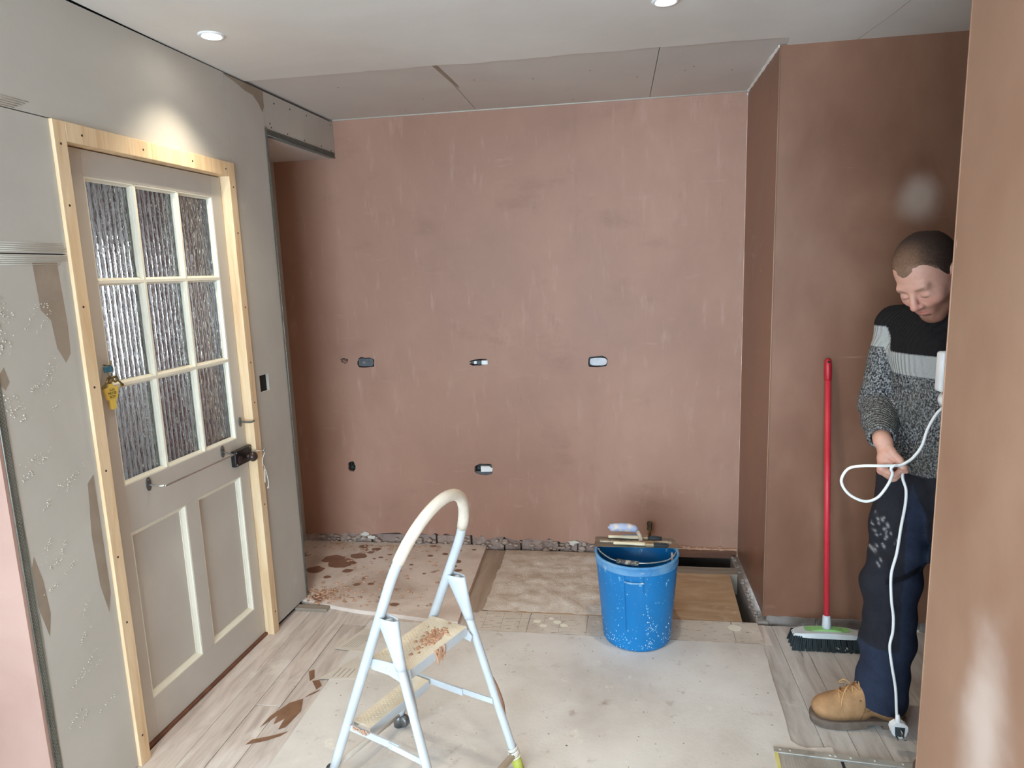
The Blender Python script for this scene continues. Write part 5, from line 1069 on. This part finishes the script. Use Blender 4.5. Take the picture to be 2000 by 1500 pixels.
def boot(loc, ang, nm):
    bt = npobj(nm, Uv, Uf, nub, man, bc, 1); bt.location = Vector(loc)-Vector(O3); bt.rotation_euler[2] = ang
    out = [(.185, 0), (.180, .022), (.160, .042), (.12, .052), (.07, .050), (.01, .040), (-.04, .038), (-.09, .040), (-.115, .030), (-.124, 0)]; out = out+[(x, -y) for x, y in reversed(out[1:-1])]
    out = [tuple(p)[:2] for p in bez([(x, y, 0) for x, y in out], 4, closed=True)]
    m = MB(); m.prism([out], XY, .016, .030); m.build('boot_welt', rub, bt)
    m = MB(); m.prism([[(.02+(x-.02)*.985, y*.97) for x, y in out if x > .0]], XY, .0005, .0165); m.prism([[(-.02+(x+.02)*.985, y*.97) for x, y in out if x < -.03]], XY, .0005, .0165); m.build('boot_sole', rub, bt)
    m = MB(); lace = mk('tan_lace', [(.3, c(168, 124, 76)), (.7, c(196, 152, 104))], 40) if 'tan_lace' not in bpy.data.materials else bpy.data.materials['tan_lace']
    for k in range(4):
        x0 = .098-k*.021; sel = (np.abs(Uv[:, 0]-x0) < .005) & (np.abs(Uv[:, 1]) < .006); z0 = float(Uv[sel, 2].max()); w = .021
        m.tube(bez([(x0, -w, z0-.010), (x0-.004, 0, z0+.004), (x0-.016, w, z0+.002)], 4), .0024, 6); m.tube(bez([(x0, w, z0-.010), (x0-.004, 0, z0+.0065), (x0-.016, -w, z0+.002)], 4), .0024, 6)
    zt_ = float(Uv[(np.abs(Uv[:, 0]-.052) < .005) & (np.abs(Uv[:, 1]) < .006), 2].max())
    m.tube(bez([(.052, .0, zt_+.006), (.075, .022, zt_+.012), (.094, .036, zt_-.018), (.10, .044, zt_-.05)], 4), .0022, 6); m.tube(bez([(.052, .0, zt_+.006), (.074, -.014, zt_+.016), (.084, -.03, zt_-.006), (.07, -.02, zt_+.002)], 4), .0022, 6); m.build('laces', lace, bt, True)
    for k in range(3):
        for sg in (-1, 1): 
            q = MB(); q.lathe([(.0, .0025), (.003, .0025), (.0045, .001), (.0045, 0)], 10, (0, 0, 0), 'y'); q.v = [(x+.085-k*.024, sg*(.0385-.001*k)+sg*y, z+.074+k*.014) for x, y, z in q.v]; q.build('eyelet', brass, bt)
    return bt
boot((.835, 2.237, .001), math.pi+.03, 'boot'); boot((1.035, 2.075, .001), math.atan2(-.66, -.75), 'boot')

# extension lead held by the man
ext = thing('extension_lead', 'white mains extension lead looping through the hand of the bowed man', 'cable', (.85, 2.1, 0)); eo = A3(.85, 2.1, 0)
wc = mk('white_cable', [(.3, c(226, 226, 222)), (.7, c(240, 240, 238))], 10, rough=(.3, .45))
path = [(.936, 2.062, 1.150), (.934, 2.075, 1.135), (.920, 2.085, 1.112), (.899, 2.085, 1.067), (.886, 2.084, 1.016), (.865, 2.084, .981), (.846, 2.082, .966), (.827, 2.082, .957), (.782, 2.080, .955), (.724, 2.09, .951), (.690, 2.10, .938), (.673, 2.10, .902), (.689, 2.10, .867), (.718, 2.10, .845), (.75, 2.10, .837), (.781, 2.10, .852), (.804, 2.095, .893), (.809, 2.082, .930), (.802, 2.076, .948), (.815, 2.080, .957), (.835, 2.090, .950), (.848, 2.110, .930), (.852, 2.115, .905), (.861, 2.11, .873), (.858, 2.10, .83), (.85, 2.10, .756), (.843, 2.10, .674), (.831, 2.10, .603), (.836, 2.10, .522), (.845, 2.10, .463), (.846, 2.10, .412), (.840, 2.10, .364), (.850, 2.10, .298), (.865, 2.10, .22), (.873, 2.10, .136), (.876, 2.10, .124)]
m = MB(); m.tube([Vector(p)-Vector(eo) for p in bez(path, 6)], .0043, 10); m.build('flex', wc, ext, True)
m = MB(); pz = .105
m.tube([(.026, 0, .130), (.0275, 0, .118), (.029, 0, .104)], [.006, .0075, .0095], 12); m.build('plug_strain_relief', whitep, ext, True)
m = MB(); m.prism([[(x*1.0+.031, z+.082) for x, z in ((-.012, .024), (.012, .024), (.024, .014), (.025, .0), (.018, -.024), (.006, -.030), (-.008, -.028), (-.020, -.016), (-.026, .002), (-.024, .014))]], XZ, -.011, .011); pl = m.build('plug_body', whitep, ext)
pbm = blackm
for dx in (-.011, .011): MB().box(.031+dx-.0032, .031+dx+.0032, -.030, -.011, .060, .064, .0008).build('plug_pin', chrome, ext)
MB().box(.031-.002, .031+.002, -.034, -.011, .080, .088, .0008).build('plug_pin', chrome, ext)
MB().prism([[(.016, .094), (.046, .092), (.045, .066), (.034, .060), (.018, .066)]], XZ, -.0125, -.0108).build('plug_face', flat('dark_plug_face', c(58, 66, 68), .4), ext)
m = MB(); m.box(.047, .120, -.075, -.036, 1.185, 1.300, .008); sb = m.build('socket_block', whitep, ext, True)
for z_ in (1.222, 1.272): 
    MB().box(.060, .107, -.0775, -.0745, z_-.020, z_+.020, .001).build('socket_plate', flat('pale_grey_plastic', c(222, 222, 220), .35), sb)
m = MB(); m.lathe([(0, -.02), (.02, -.02), (.026, -.014), (.026, .014), (.02, .02), (0, .02)], 24, (.085, -.052, 1.160), 'y'); m.build('cable_gland', whitep, ext, True)
